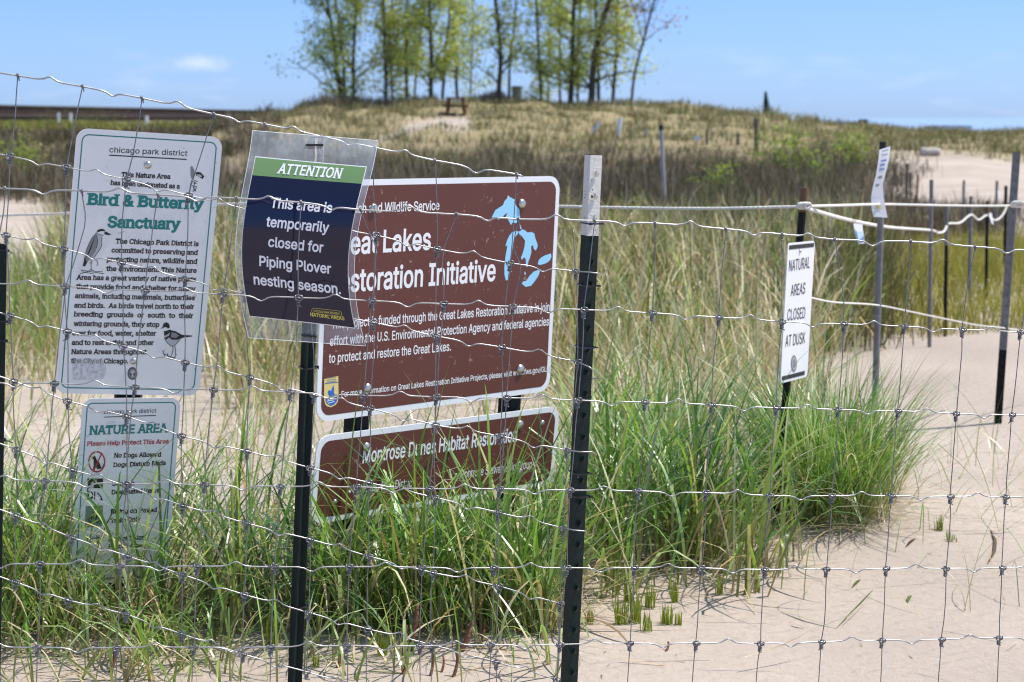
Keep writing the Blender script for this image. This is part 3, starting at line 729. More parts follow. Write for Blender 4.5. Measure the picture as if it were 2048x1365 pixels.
# ---- narrow closed-at-dusk sign
S5 = Sign(at(1576.5, 487, 7.20), at(1630, 482, 7.44), at(1561, 767.5, 7.20))
s5 = empty('notice_sign', S5.loc(S5.W / 2, S5.H), 'narrow white sign seen edge-on reading NATURAL AREAS CLOSED AT DUSK', 'sign')
S5.board(M['sign_bright'], s5, .02)
mb = MB()
for b_, p0, p1 in (('NATURAL', (1577.3, 543.6), (1618.7, 536)), ('AREAS', (1581, 593), (1609.5, 587.6)), ('CLOSED', (1574, 641.7), (1609.5, 636.4)), ('AT DUSK', (1570, 694.4), (1609.5, 686.5))):
    S5.lines([(b_, p0, p1, 22.5, .0)], M['ink_black'], s5)
for q in ([(1578, 495.5), (1627.5, 490.3)], [(1563.5, 757.5), (1609, 746)]):
    mb = MB(); S5.line(mb, q, 3); mb.build('border_bar', M['ink_black'], s5)
mb = MB(); S5.ell(mb, 1587.5, 727.5, 5.8, 17, .0012); mb.build('round_seal', M['ink_grey'], s5)
mb = MB(); S5.ell(mb, 1587.5, 727.5, 4, 12, .0015, hole=.8); mb.build('seal_emblem', M['ink_pale'], s5)
S5.bolt(s5, 1599.5, 502.5, 3.6)
bpy.data.objects.remove(_tob)

# ------------------------------------------------------------------ sign posts behind the panels
def square_post(name, px_top, py_top, px_bot, py_bot, Y, w, ax, m, label, cat='post', group=None, top_m=None):
    a = at(px_top, py_top, Y); b = at(px_bot, py_bot, Y); d = (b - a) / (b - a)[2]
    e = b + d * (hz(b[0], Y) - .25 - b[2]); g0 = b + d * (hz(b[0], Y) - b[2])
    o = empty(name, g0, label, cat, group)
    u = np.array([math.cos(ax), math.sin(ax), 0]); n = np.array([-math.sin(ax), math.cos(ax), 0])
    mb = MB(); s = w / 2; c_ = s * .22
    out = [(-s + c_, -s), (s - c_, -s), (s, -s + c_), (s, s - c_), (s - c_, s), (-s + c_, s), (-s, s - c_), (-s, -s + c_)]
    mb.prism([e + u * x + n * y for x, y in out], a - e); mb.build('post_tube', m, o)
    if top_m:
        mb = MB(); mb.box(a + np.array([0, 0, .012]), (w * 1.15, w * 1.15, .03), [u, n, [0, 0, 1]]); mb.build('post_cap', top_m, o)
    return o
square_post('sign_post', 284, 300, 257, 790, 6.30, .082, .06, M['black_post'], 'black square post holding the two white park signs')
ang3 = math.atan2(S3.u[1], S3.u[0])
square_post('sign_post', 744, 380, 712, 850, S3.hit(712, 850)[1] + .07, .062, ang3, M['black_post'], 'black post behind the left half of the brown signs', group='posts of the brown signs')
square_post('sign_post', 1042, 375, 1019, 805, S3.hit(1019, 805)[1] + .07, .062, ang3, M['black_post'], 'black post behind the blue lake map end of the brown signs', group='posts of the brown signs')
def strip_post(name, pts, Y, w, m, label, cat, group=None, top=None):
    """plain steel bar post through photo points (top first) down into the sand"""
    a = at(*pts[0], Y); b = at(*pts[1], Y); d = (b - a) / (b - a)[2]
    g0 = b + d * (hz(b[0], Y) - b[2]); e = g0 - d * .2 * -1 if False else g0 + d * -.2
    o = empty(name, g0, label, cat, group)
    mb = MB(); n = 10
    ring = [(math.cos(2 * math.pi * k / n) * w / 2, math.sin(2 * math.pi * k / n) * w / 2) for k in range(n)]
    cut = a if top is None else a + (e - a) * top[0]
    mb.prism([e + np.array([x, y, 0]) for x, y in ring], cut - e); mb.build('post_shaft', m, o)
    if top is not None:
        mb = MB(); mb.prism([cut + np.array([x * 1.06, y * 1.06, 0]) for x, y in ring], a - cut); mb.build('post_top', top[1], o)
    return o
strip_post('sign_post', [(1609, 376), (1572, 790)], 7.48, .030, M['black_post'], 'thin black post behind the narrow CLOSED AT DUSK sign', 'post', top=(.062, M['orange_top']))

# ------------------------------------------------------------------ wire fence
FA, FB = 4.6236, .2927            # fence plane  y = FA + FB x
def fp(px, py, off=0.0):
    d = ray(px, py); t = (FA + off) / (d[1] - FB * d[0]); return np.array([0, 0, CAMZ]) + d * t
FT = np.array([1, FB, 0]); FT /= np.linalg.norm(FT); FNn = np.array([FB, -1, 0]); FNn /= np.linalg.norm(FNn); UP = np.array([0, 0, 1.])
B = [
 [(10,377.5),(163,382),(316,390),(473,397),(602,405),(721.6,420.5),(913,429),(1036.5,439),(1189,442),(1310,447),(1451.5,458.5),(1564,469),(1669.6,479.5),(1821.5,483.4),(1950,494),(2078,502)],
 [(-22,567),(131,573),(290.6,582),(446,589),(597,595.6),(743.8,602),(887.5,608),(1025.5,613.6),(1168,620),(1304.6,626.4),(1438,635),(1564,643.6),(1687.7,648.6),(1808,653),(1925,660),(2040.5,664.7)],
 [(-50,764),(109,767),(270,775),(427,780),(581,784.6),(727.4,791.4),(873,794),(1013.4,796),(1156,801),(1290,805),(1423,810),(1553,816.4),(1676,819.7),(1796,822.3),(1912,828),(2024,830)],
 [(-72,960),(91,962),(254,968),(409.5,970),(561,973.4),(712.8,974.5),(859,978),(999,978),(1140.4,981),(1276,982.6),(1412,986),(1539.7,991.8),(1664,992),(1783,992),(1900.7,993.4),(2011,994.4)],
 [(-84,1127),(80,1128),(240.7,1132),(395,1133),(548.4,1134),(699,1133.6),(843.7,1135.3),(988,1136.4),(1134,1136),(1269,1136),(1402.5,1136.5),(1529.4,1139.9),(1652.4,1139),(1772,1137.6),(1891.5,1137.6),(2004.5,1136)],
 [(-88,1296),(74.7,1295.4),(234,1296),(388,1295),(541.4,1295),(693.5,1291.4),(840,1292.5),(981.6,1290.3),(1120,1289.5),(1259.6,1287),(1392.3,1287),(1520.5,1287.6),(1643.2,1284.3),(1763.5,1281),(1883.3,1279.3),(1997.7,1276)]]
B.append([(x * 2 - a, 1448 - i * 1.4) for i, ((x, _), (a, _)) in enumerate(zip(B[5], B[4]))])
for r_ in B:     # one more stay beyond the right edge
    for _ in range(7): (x1, y1), (x2, y2) = r_[-2], r_[-1]; r_.append((x2 + (x2 - x1) * .97, y2 + (y2 - y1) * .8))
    (x1, y1), (x2, y2) = r_[0], r_[1]; r_.insert(0, (x1 - (x2 - x1), y1 - (y2 - y1)))
A = [
 [(35.6,152),(165,173.5),(284,196.8),(428,229),(529.7,249),(644,273.6),(750,296),(870,321.5),(1033,349)],
 [(19.8,313),(133,335),(252.7,359.3),(376.5,391),(500,421),(625,450),(752,471),(874,498.5),(1020,527),(1151.4,543)],
 [(12,471),(127.5,498.5),(243,526),(370,558),(490,589),(620,622),(747.5,645.5),(871.7,673),(1003.5,695),(1154.7,724)],
 [(19.7,631.4),(134.5,663),(246,692.5),(370,725.5),(499.6,755),(628,790.5),(740,817),(870.6,850.7),(1000,872.6),(1134,901)],
 [(26.8,763),(135,802.4),(253,833),(363,872.5),(494.5,903),(620,936),(737.8,966),(870.6,995.7),(996,1025.4),(1127,1056.7)],
 [(32.5,899.5),(145,940.4),(254,972),(365.5,1012),(493,1047),(620,1079),(738.3,1113.4),(866,1146),(998,1172.7),(1121,1208)],
 [(32,1031.7),(144,1075.6),(256,1113),(365,1150),(488.6,1190),(617,1225.5),(735,1258.4),(864,1290),(992.5,1324.4),(1113.5,1360)],
 [(31,1165),(136,1201),(251.7,1229),(363,1268.5),(485.3,1309),(612.8,1344),(733,1381),(861,1413),(989,1447),(1107,1482)]]
for r_ in A:
    for _ in range(2):
        (x1, y1), (x2, y2) = r_[0], r_[1]; r_.insert(0, (x1 - (x2 - x1), y1 - (y2 - y1)))
def resample(P, n):
    P = np.asarray(P); s = np.r_[0, np.cumsum(np.linalg.norm(np.diff(P, axis=0), axis=1))]; t = np.linspace(0, s[-1], n)
    return np.stack([np.interp(t, s, P[:, k]) for k in range(3)], 1)
def crimped(p, q, sgn, amp=.0105):
    d = q - p
    prof = [(0, 0), (.12, 0), (.30, .04), (.40, .30), (.47, .9), (.50, 1.0), (.54, .75), (.60, .22), (.68, .04), (.85, 0)]
    return [p + d * t + UP * (amp * sgn * a * (np.linalg.norm(d) / .155)) for t, a in prof]
def knot_mesh(c, sd, ta, top):
    """a looped wire knot: ring round the line wire and a coil wrapped down the stay"""
    mb = MB()
    if top:
        P = [c + FNn * (.004 * math.cos(a)) + UP * (.0045 * math.sin(a)) + FT * (.0028 * (a / 6.28 - 1.0)) for a in np.linspace(0, 4 * math.pi, 26)]
        mb.tube(P, .0015, 5)
        mb.tube([c + FT * .002 - UP * .003, c + FT * .0032 - UP * .011 - FNn * .002], .0015, 5)
    else:
        ang = random.uniform(-.3, .3)
        e1 = FT * math.cos(ang) + UP * math.sin(ang); e2 = UP * math.cos(ang) - FT * math.sin(ang)
        P = [c + FNn * (.003 + .002 * math.sin(2 * a)) + e1 * (.0092 * math.cos(a)) + e2 * (.0058 * math.sin(a)) for a in np.linspace(0, 2 * math.pi, 18)]
        mb.tube(P, .0016, 5)
        P = [c + FNn * (.0048 * math.cos(a)) + UP * (.0048 * math.sin(a)) + FT * .0085 * math.cos(.5 * a) for a in np.linspace(0, 4 * math.pi, 26)]
        mb.tube(P, .0016, 5)
        P = [c + sd * (.0065 + .0125 * t) + FNn * (.0042 * math.cos(t * 23 + ta)) + FT * (.0042 * math.sin(t * 23 + ta)) for t in np.linspace(0, 1, 28)]
        mb.tube(P, .0014, 5)
        mb.tube([P[-1], P[-1] + FT * random.choice((-.005, .005)) + sd * .002 + FNn * .002], .0014, 4)
    return mb
def fence(rows, off, label, mids, tails=None, first_r=.0022):
    g0 = fp(rows[-1][len(rows[-1]) // 2][0], rows[-1][0][1], off); g0[2] = hz(g0[0], g0[1])
    o = empty('wire_fence', g0, label, 'fence', 'wire mesh fence panels')
    ncol = max(len(r_) for r_ in rows)
    G3 = [[fp(x, y, off) for x, y in r_] for r_ in rows]
    for i, r_ in enumerate(G3):
        pts = []
        for j in range(len(r_) - 1): pts += crimped(r_[j], r_[j + 1], -1 if (j + i) % 2 else 1)
        pts.append(r_[-1])
        if tails and i in tails: pts += [fp(x, y, off + do) for x, y, do in tails[i]]
        mb = MB(); mb.tube(resample(pts, len(pts) * 2), first_r if i == 0 else .0016, 6); mb.build('line_wire', M['galv_line'], o, True)
    for j in range(ncol):
        pts = []
        for i, r_ in enumerate(G3):
            if j >= len(r_): continue
            pts.append(r_[j] + FNn * .0028 * (1 if (i + j) % 2 else -1))
            if (i, j) in mids: pts += [fp(x, y, off) for x, y in mids[(i, j)]]
            elif i < len(rows) - 1 and j < len(G3[i + 1]):
                q = G3[i + 1][j]; L_ = np.linalg.norm(q - r_[j])
                bow = FT * random.gauss(0, .0022)
                for t in (.25, .5, .75): pts.append(r_[j] + (q - r_[j]) * t + bow * math.sin(t * 3.14) + FT * random.gauss(0, .0005))
        if len(pts) < 2: continue
        if len(G3[0]) <= j: pts.insert(0, fp(1146.5, 461, off))      # the last stay ends free above its first knot
        mb = MB(); mb.tube(resample(pts, len(pts) * 3), .0013, 6); mb.build('stay_wire', M['galv'], o, True)
    for i, r_ in enumerate(G3):
        for j, c in enumerate(r_):
            if rows[i][j][0] < -60 or rows[i][j][0] > 2110 or rows[i][j][1] > 1385: continue
            if i + 1 < len(G3) and j < len(G3[i + 1]): sd = G3[i + 1][j] - c
            else: sd = -UP
            sd = sd / np.linalg.norm(sd)
            knot_mesh(c, sd, random.uniform(0, 6), i == 0).build('knot', M['galv'], o, True)
    return o
fence(B, 0.0, 'near level wire mesh fence panel running the full width of the view', {(0, 7): [(888, 495), (884, 530), (888, 575)], (0, 8): [(1026, 495), (1043, 536), (1033, 580)], (0, 6): [(741, 472), (753, 495), (749, 550)],
      (0, 2): [(171, 430), (170, 452), (150, 520)], (0, 13): [(1680, 540), (1688, 600)], (0, 1): [(8, 420), (-5, 490)]})
AOFF = .11
tails = {1: [(1175, 544.5, -.015), (1196, 547, -.02), (1205, 551, -.01), (1202, 557, 0)], 2: [(1180, 735, -.03), (1196, 750, -.03), (1199, 757, -.02), (1186, 758, .01)],
         3: [(1160, 904, -.02), (1186, 904, -.02), (1193, 911, -.01)], 4: [(1150, 1061, -.02), (1172, 1063, -.02), (1173, 1068, 0)], 0: [(1046, 353, 0)]}
fence(A, AOFF, 'sagging wire mesh fence panel sloping down from upper left behind the level one', {}, tails)

# ------------------------------------------------------------------ T-posts
def t_post(name, p_top, p_low, Y, rot, white, label, group, w=.037, web=.036, studs=True, ties=(), top_m=None, body_m=None):
    a = at(*p_top, Y); b = at(*p_low, Y); ax = (a - b) / np.linalg.norm(a - b)
    zb = hz(b[0], Y); g0 = b - ax * ((b[2] - zb) / ax[2]); e = b - ax * ((b[2] - zb + .3) / ax[2])
    o = empty(name, g0, label, 'post', group)
    fn = np.array([math.sin(rot), -math.cos(rot), 0]); fn = fn - ax * np.dot(fn, ax); fn /= np.linalg.norm(fn); u = np.cross(ax, fn)
    t = .0045; s = w / 2
    out = [(-s, 0), (s, 0), (s, -t), (t * .6, -t * 1.25), (t * .5, -web), (-t * .5, -web), (-t * .6, -t * 1.25), (-s, -t)]
    L_ = np.linalg.norm(a - e); cut = L_ - white
    def seg(z0, z1, m, nm):
        mb = MB(); mb.prism([e + ax * z0 + u * x + fn * y for x, y in out], ax * (z1 - z0))
        if studs:
            z = L_ - .045
            while z > z0:
                if z < z1: 
                    c = e + ax * z + fn * .003
                    V = [c - u * .005 + ax * .006, c + u * .005 + ax * .006, c + u * .005 - ax * .008, c - u * .005 - ax * .008]
                    V += [v + fn * .0075 + ax * .005 for v in (c - u * .004 + ax * .004, c + u * .004 + ax * .004, c + u * .004 - ax * .003, c - u * .004 - ax * .003)]
                    mb.add(V, [(0, 1, 2, 3), (4, 7, 6, 5), (0, 4, 5, 1), (1, 5, 6, 2), (2, 6, 7, 3), (3, 7, 4, 0)])
                z -= .054
        mb.build(nm, m, o)
    seg(0, cut, body_m or M['green_post'], 'post_body')
    if white > 0:
        seg(cut, L_, top_m or M['white_post'], 'painted_top')
        mb = MB(); mb.prism([a + ax * .0002 + u * x * 1.03 + fn * y * 1.03 for x, y in out], ax * .0015); mb.build('rusty_end', M['rust'], o)
    for py_t, m, tail in ties:
        k = (py_t - p_top[1]) / (p_low[1] - p_top[1]); c = a + (b - a) * k
        loop = [(-s - .0025, .0025), (s + .0025, .0025), (s + .0035, -t), (t, -web - .002), (-t, -web - .002), (-s - .0035, -t)]
        P = [c + u * x + fn * (y + (.012 if y > 0 else 0)) for x, y in loop] ; P.append(P[0])
        mb = MB()
        for p, q in zip(P[:-1], P[1:]):
            d_ = q - p; n_ = np.cross(d_, ax); n_ /= np.linalg.norm(n_)
            mb.box((p + q) / 2, (np.linalg.norm(d_), .0035, .0016), [d_ / np.linalg.norm(d_), ax, n_])
        c2 = P[1] if tail > 0 else P[0]; mb.box(c2, (.009, .006, .006), [u, ax, fn])
        if tail: mb.tube([c2, c2 + u * tail * .5 - ax * .002, c2 + u * tail - ax * .006 + fn * .004], [.0016, .0015, .001], 4)
        mb.build('zip_tie', m, o)
    return o
TG = 'T-posts carrying the wire fence'
t_post('t_post', (634, 276), (591, 1340), 4.50 + .145, R(176), .105, 'dark T-post behind the laminated ATTENTION sheet', TG, w=.034, studs=False, top_m=M['tan_post'],
       ties=((727, M['zip'], -.004), (1208, M['zip'], -.004)))
t_post('t_post', (1193, 311), (1145, 1340), 4.70 + .150, R(38), .196, 'dark green studded T-post with chipped white top, right of the brown signs', TG, w=.037, web=.042,
       ties=((444, M['zipblue'], 0), (566, M['zip'], -.004), (688, M['zipblue'], 0), (940, M['zip'], -.006), (986, M['zip'], .003)))
t_post('t_post', (-3, 488), (-12, 1110), 4.55, R(10), 0, 'dark T-post cut off by the left edge of the view', TG, studs=False, ties=((500, M['zip'], .012), (640, M['zip'], .010), (678, M['zip'], .012), (876, M['zip'], .020)))

# ------------------------------------------------------------------ laminated notice
lefte = np.array([(505, 263), (498, 310), (489, 360), (480, 410), (473, 460), (471, 500), (473, 545), (479, 590), (487, 635), (497, 676)], float)
righte = np.array([(755, 284), (748, 320), (738, 365), (727, 410), (718, 455), (711, 500), (708, 545), (711, 590), (719, 640), (731, 694)], float)
vk = np.linspace(0, 1, 10)
def edge(E, v): return np.array([np.interp(v, vk, E[:, 0]), np.interp(v, vk, E[:, 1])])
from numpy.polynomial import polynomial as _pl
pl_ = [np.polyfit(vk, lefte[:, 0], 4), np.polyfit(vk, lefte[:, 1], 3), np.polyfit(vk, righte[:, 0], 4), np.polyfit(vk, righte[:, 1], 3)]
def sheet_px(u, v):
    l = np.array([np.polyval(pl_[0], v), np.polyval(pl_[1], v)]); r = np.array([np.polyval(pl_[2], v), np.polyval(pl_[3], v)])
    return l + (r - l) * u
def sheet_off(v): return .098 - .062 * math.sin(math.pi * min(max(v, 0), 1) ** .9)
def sheet_v(px, py):
    u, v = .5, .5
    for _ in range(12):
        l = sheet_px(0, v); r = sheet_px(1, v); u = (px - l[0]) / (r[0] - l[0]); p = sheet_px(u, v); v += (py - p[1]) / 410
    return u, v
def sheet_pt(u, v, lift=0.0):
    p = sheet_px(u, v); return fp(p[0], p[1], sheet_off(v) - lift)
def sheet_at(px, py, lift=0.0):
    u, v = sheet_v(px, py); return fp(px, py, sheet_off(v) - lift)
sh = empty('notice_sheet', sheet_pt(.5, 1), 'laminated navy ATTENTION notice about nesting plovers tied to the T-post', 'notice')
def grid_sheet(u0, u1, vt0, vt1, nu, nv, lift):
    V = []; Fc = []
    for j in range(nv + 1):
        for i in range(nu + 1):
            u = u0 + (u1 - u0) * i / nu; v = vt0(u) + (vt1(u) - vt0(u)) * j / nv; V.append(sheet_pt(u, v, lift))
    for j in range(nv):
        for i in range(nu): Fc.append((j * (nu + 1) + i, j * (nu + 1) + i + 1, (j + 1) * (nu + 1) + i + 1, (j + 1) * (nu + 1) + i))
    return V, Fc
V, Fc = grid_sheet(0, 1, lambda u: 0, lambda u: 1, 10, 36, 0); mk('laminate', V, Fc, M['clear'], sh, True)
mb = MB()
rim = [sheet_pt(u, 0) for u in np.linspace(0, 1, 8)] + [sheet_pt(1, v) for v in np.linspace(.03, 1, 24)] + [sheet_pt(u, 1) for u in np.linspace(.9, 0, 8)] + [sheet_pt(0, v) for v in np.linspace(.97, 0, 24)]
mb.tube(rim, .0007, 4); mb.build('laminate_edge', M['paper_back'], sh)
uvp = {k: sheet_v(*p) for k, p in dict(tl=(513.5, 315), tr=(732, 335), ml=(507, 351), mr=(723.5, 368), bl=(499, 632), br=(714, 656.5)).items()}
ul, ur = .055, .945
def vline(a, b):
    (u1, v1), (u2, v2) = uvp[a], uvp[b]; return lambda u: v1 + (v2 - v1) * (u - u1) / (u2 - u1)
V, Fc = grid_sheet(ul - .006, ur + .006, lambda u: vline('tl', 'tr')(u) - .004, lambda u: vline('bl', 'br')(u) + .004, 10, 30, .0006); mk('paper', V, Fc, M['paper_back'], sh, True)
V, Fc = grid_sheet(ul, ur, vline('tl', 'tr'), vline('ml', 'mr'), 10, 5, .0012); mk('green_band', V, Fc, M['print_green'], sh, True)
V, Fc = grid_sheet(ul, ur, vline('ml', 'mr'), vline('bl', 'br'), 10, 28, .0012); mk('navy_field', V, Fc, M['print_navy'], sh, True)
_tob = bpy.data.objects.new('tmp_text', _tmp); COL.objects.link(_tob)
def stext(mb, body, p0, p1, cap, lean, off, serif=0, lift=.0018):
    V, Fc = text2d(body, off, serif); p0 = np.array(p0, float); p1 = np.array(p1, float)
    mb.add([sheet_at(*(p0 + (p1 - p0) * x + np.array([lean, -1]) * cap * y), lift + z) for x, y, z in V], Fc)
mb = MB(); stext(mb, 'ATTENTION', (553, 346.5), (681, 357), 20.5, .34, .018, .40); mb.build('attention_heading', M['print_white'], sh)
for b_, p0, p1, ln in (('This area is', (540, 415.2), (663, 426), .17), ('temporarily', (531.4, 453), (657, 465.5), .14), ('closed for', (535.8, 493.2), (646, 505.3), .08),
                       ('Piping Plover', (518.7, 531.9), (662.2, 547.8), 0), ('nesting season.', (507.7, 568.6), (682, 588.5), -.06)):
    mb = MB(); stext(mb, b_, p0, p1, 21, ln, .018); mb.build('text_line', M['print_white'], sh)
mb = MB(); stext(mb, 'NATURAL AREAS', (621, 632.6), (689, 641), 7.5, -.1, .018); mb.build('yellow_text_line', M['print_yellow'], sh); mb = MB()
stext(mb, 'CHICAGO PARK DISTRICT', (627.5, 624.5), (680, 630.5), 4.6, -.1, .008)
for (a0, a1) in ((0, 1),):
    P = []; n = 40
    for k in range(n + 1):
        a = 2 * math.pi * k / n; x = 24.5 * (1 if math.cos(a) > 0 else -1) + 5.6 * math.cos(a) if abs(math.cos(a)) > 1e-6 else 0
        y = 5.6 * math.sin(a); P.append(sheet_at(653.5 + x, 625.2 + y + x * .115, .0018))
    mb.tube(P, .0005, 4)
mb.build('yellow_text_line', M['print_yellow'], sh)
bpy.data.objects.remove(_tob)
for (x0, y0, x1, y1) in ((613, 290.5, 646, 290.5), (604, 671, 632, 674)):
    mb = MB(); a = sheet_at(x0, y0, .003); b_ = sheet_at(x1, y1, .003); d_ = (b_ - a)
    mb.box((a + b_) / 2, (np.linalg.norm(d_), .0048, .003), [d_ / np.linalg.norm(d_), UP, FNn]); mb.tube([a + FNn * .001, a - FNn * .03], .0018, 5); mb.tube([b_ + FNn * .001, b_ - FNn * .03], .0018, 5)
    mb.build('zip_tie', M['zip'], sh)

# ------------------------------------------------------------------ posts, ropes and papers beyond the fence
PG = 'posts of the rope barrier on the sand'
t_post('t_post', (2033, 305), (1995, 850), 10.35, R(-35), 1.03, 'tall pale steel T-post with dark foot standing in sand at the right edge', PG, w=.042, web=.04, top_m=M['steel_post'], body_m=M['black_post'])
strip_post('steel_post', [(1766, 284), (1752, 740)], 9.0, .031, M['steel_post'], 'brown-grey post with a curled white paper tied round its top', 'post', PG, top=(.028, M['dark_cap']))
for px, py0, py1, w, m, lab, tp in ((1862, 360, 690, .036, 'steel_post', 'grey post with white rope looped on it, left of the black post', None), (1893, 412, 657, .036, 'black_post', 'black rope post with pale top, standing in the sand', (.25, M['steel_post'])),
        (1941, 393, 610, .040, 'steel_post', 'grey rope post rising from yellow grass', None), (1975, 402, 592, .038, 'black_post', 'dark rope post with rusty top and a white flag', (.12, M['orange_top'])),
        (2012, 372, 540, .045, 'black_post', 'dark post where the looped rope ends, next to the tall pale T-post', None), (1994, 362, 470, .05, 'steel_post', 'thin grey post behind the rope, carrying a small white tag', None),
        (1928, 361, 450, .05, 'steel_post', 'thin grey post alone against the bare sand slope', None), (1815, 327, 404, .085, 'wood_grey', 'thickest of the weathered posts at the sand edge beside the brush', None),
        (1823, 345, 408, .05, 'wood_grey', 'thin post between the thick weathered post and the tan one', None), (1836, 349, 405, .06, 'wood', 'tan wooden post on the sand right of the weathered pair', None), (1794, 325, 368, .07, 'wood_grey', 'farthest weathered post, in the tan grass above the brush', None)):
    strip_post('rope_post', [(px + (1 if py1 > 600 else 0), py0), (px - 3, py1)], F * 1.58 / (py1 - HOR), w * .78, M[m], lab, 'post', PG, tp)
def rope(pts, r, label, extra=None, sag=0):
    P = np.array([at(*p) for p in pts]); c = P.mean(0)
    o = tag(bpy.data.objects.new('rope', None), label, 'rope', 'white ropes strung between posts'); COL.objects.link(o); o.location = c.tolist()
    n = len(P); t = np.linspace(0, n - 1, (n - 1) * 10 + 1); Q_ = []
    for tt in t:
        i = min(int(tt), n - 2); f = tt - i
        p0, p1, p2, p3 = P[max(i - 1, 0)], P[i], P[i + 1], P[min(i + 2, n - 1)]
        q = .5 * ((2 * p1) + (-p0 + p2) * f + (2 * p0 - 5 * p1 + 4 * p2 - p3) * f * f + (-p0 + 3 * p1 - 3 * p2 + p3) * f ** 3)
        Q_.append(q)
    Q_ = np.array(Q_); sl = np.r_[0, np.cumsum(np.linalg.norm(np.diff(Q_, axis=0), axis=1))]; ns = int(min(sl[-1] / (r * 1.3), 1400)); ss = np.linspace(0, sl[-1], ns)
    Qr = np.stack([np.interp(ss, sl, Q_[:, k]) for k in range(3)], 1); T_ = np.gradient(Qr, axis=0); T_ /= np.linalg.norm(T_, axis=1)[:, None]
    n1 = np.cross(T_, [0, 0, 1.]); n1 /= np.linalg.norm(n1, axis=1)[:, None]; n2 = np.cross(n1, T_); mb = MB()
    for k in range(3):
        an = (ss / (r * 8) * 2 * math.pi + k * 2.0944)[:, None]; mb.tube(Qr + (n1 * np.cos(an) + n2 * np.sin(an)) * r * .46, r * .52, 6)
    mb.build('rope_line', M['rope'], o, True)
    if extra is not None:
        mb = MB(); c0 = at(*extra[:3])
        for k in range(5):
            th = random.uniform(0, 3); P_ = [c0 + np.array([math.cos(a) * extra[3] * random.uniform(.8, 1.2), math.sin(a * 1.0 + th) * extra[3] * .8, math.sin(a) * extra[3] * .8]) + np.array([k * extra[3] * .55 - extra[3], 0, 0]) for a in np.linspace(0, 6.28, 12)]
            mb.tube(P_, r * .9, 6)
        mb.build('rope_knot', M['rope'], o, True)
    return o
rope([(-260, 450, 9.5), (0, 432, 9.0), (130, 427.5, 8.8), (445, 409, 8.3), (800, 404, 7.9), (1125, 413.5, 7.6), (1400, 417.5, 7.45), (1600, 413.5, 7.40)], .0066, 'long white rope crossing behind the signs at waist height', (1608, 412, 7.40, .012))
rope([(1612, 413, 7.40), (1690, 411, 8.0), (1764, 409, 8.97), (1850, 410.5, 9.4), (1950, 412, 9.9), (2026, 411, 10.3), (2060, 404, 10.6), (2110, 412, 11)], .0066, 'straight white rope from the dusk sign post past the curled paper to the right edge', (2034, 409, 10.25, .016))
rope([(1616, 418, 7.40), (1700, 441, 8.8), (1780, 455, 11), (1862, 461, 13.9), (1875, 466, 14.2), (1888, 463, 14.6), (1897, 448, 15.1), (1920, 446, 15.8), (1942, 430, 16.6), (1957, 440, 17.1), (1974, 431, 17.6), (1990, 441, 18.5), (2005, 431, 19.5), (2013, 414, 20.6)], .0092, 'drooping white rope looped from post to post above the yellow grass')
rope([(1583, 585, 7.48), (1660, 604, 8.1), (1756, 611, 8.97), (1850, 630, 9.5), (1950, 650, 10.0), (2004, 656, 10.3), (2060, 664, 10.7), (2120, 668, 11)], .0045, 'lower white rope at knee height passing the tall pale T-post')
# curled paper notice on its post
def paper(pts_l, pts_r, Y, label, name='paper_notice', bars=()):
    l = [at(x, y, Y + dz) for x, y, dz in pts_l]; r = [at(x, y, Y + dz) for x, y, dz in pts_r]; n = len(l)
    o = empty(name, l[-1], label, 'notice')
    d = np.array([0, -.0012, 0]); V = l + r + [p - d for p in l] + [p - d for p in r]
    Fc = [(i, i + 1, n + i + 1, n + i) for i in range(n - 1)] + [(2 * n + i, 3 * n + i, 3 * n + i + 1, 2 * n + i + 1) for i in range(n - 1)]
    mk('paper_sheet', V, Fc, M['pale_marker'], o, True)
    for a0, a1, f0, f1, m, nm in bars:
        def pt(a, f):
            i = min(int(a), n - 2); q = a - i; L_ = l[i] + (l[i + 1] - l[i]) * q; R_ = r[i] + (r[i + 1] - r[i]) * q; return L_ + (R_ - L_) * f + np.array([0, -.0025, 0])
        mk(nm, [pt(a0, f0), pt(a0, f1), pt(a1, f1), pt(a1, f0)], [(0, 1, 2, 3)], M[m], o)
    return o
paper([(1759, 300, -.03), (1757, 320, -.05), (1752, 350, -.06), (1746, 373, -.05), (1742, 395, -.04), (1743, 415, -.03), (1747, 434, -.03)], [(1781, 293, .0), (1779, 316, .0), (1772, 345, .0), (1766, 368, 0), (1767, 395, 0), (1771, 415, 0), (1775, 436, 0)], 8.93,
      'curled white laminated paper on the post left of the rope loops', bars=((.2, .3, .25, .8, 'ink_grey', 'print_line'), (.6, .7, .25, .8, 'ink_grey', 'print_line'), (1.05, 1.2, .25, .75, 'ink_steel', 'print_line'), (1.35, 1.5, .25, .7, 'ink_steel', 'print_line'), (1.65, 1.8, .25, .75, 'ink_steel', 'print_line'), (2.2, 2.45, .3, .7, 'ink_grey', 'print_block'), (2.9, 3.1, .25, .6, 'ink_grey', 'print_line'), (4.6, 5.2, .4, .7, 'ink_gold', 'print_block')))
paper([(1707, 447, 0), (1708, 460, -.01), (1711, 472, -.01), (1717, 489, 0)], [(1725, 449, .05), (1726, 462, .05), (1728, 474, .05), (1730, 487, .05)], 8.9, 'small pale blue tag hanging from the drooping rope', 'rope_tag', bars=((1.2, 2.8, .1, .9, 'blue_marker', 'print_block'),))
paper([(1978, 427, 0), (1980, 436, 0), (1983, 447, 0)], [(1983, 426, .05), (1985, 436, .05), (1987, 450, .05)], 17.4, 'small white flag hanging on the rusty topped post', 'rope_tag')
paper([(1995, 382, 0), (1996, 390, 0), (1997, 397, 0)], [(1999, 382, .05), (1999, 390, .05), (1999, 397, .05)], 24, 'tiny white tag on the thin grey post', 'rope_tag')

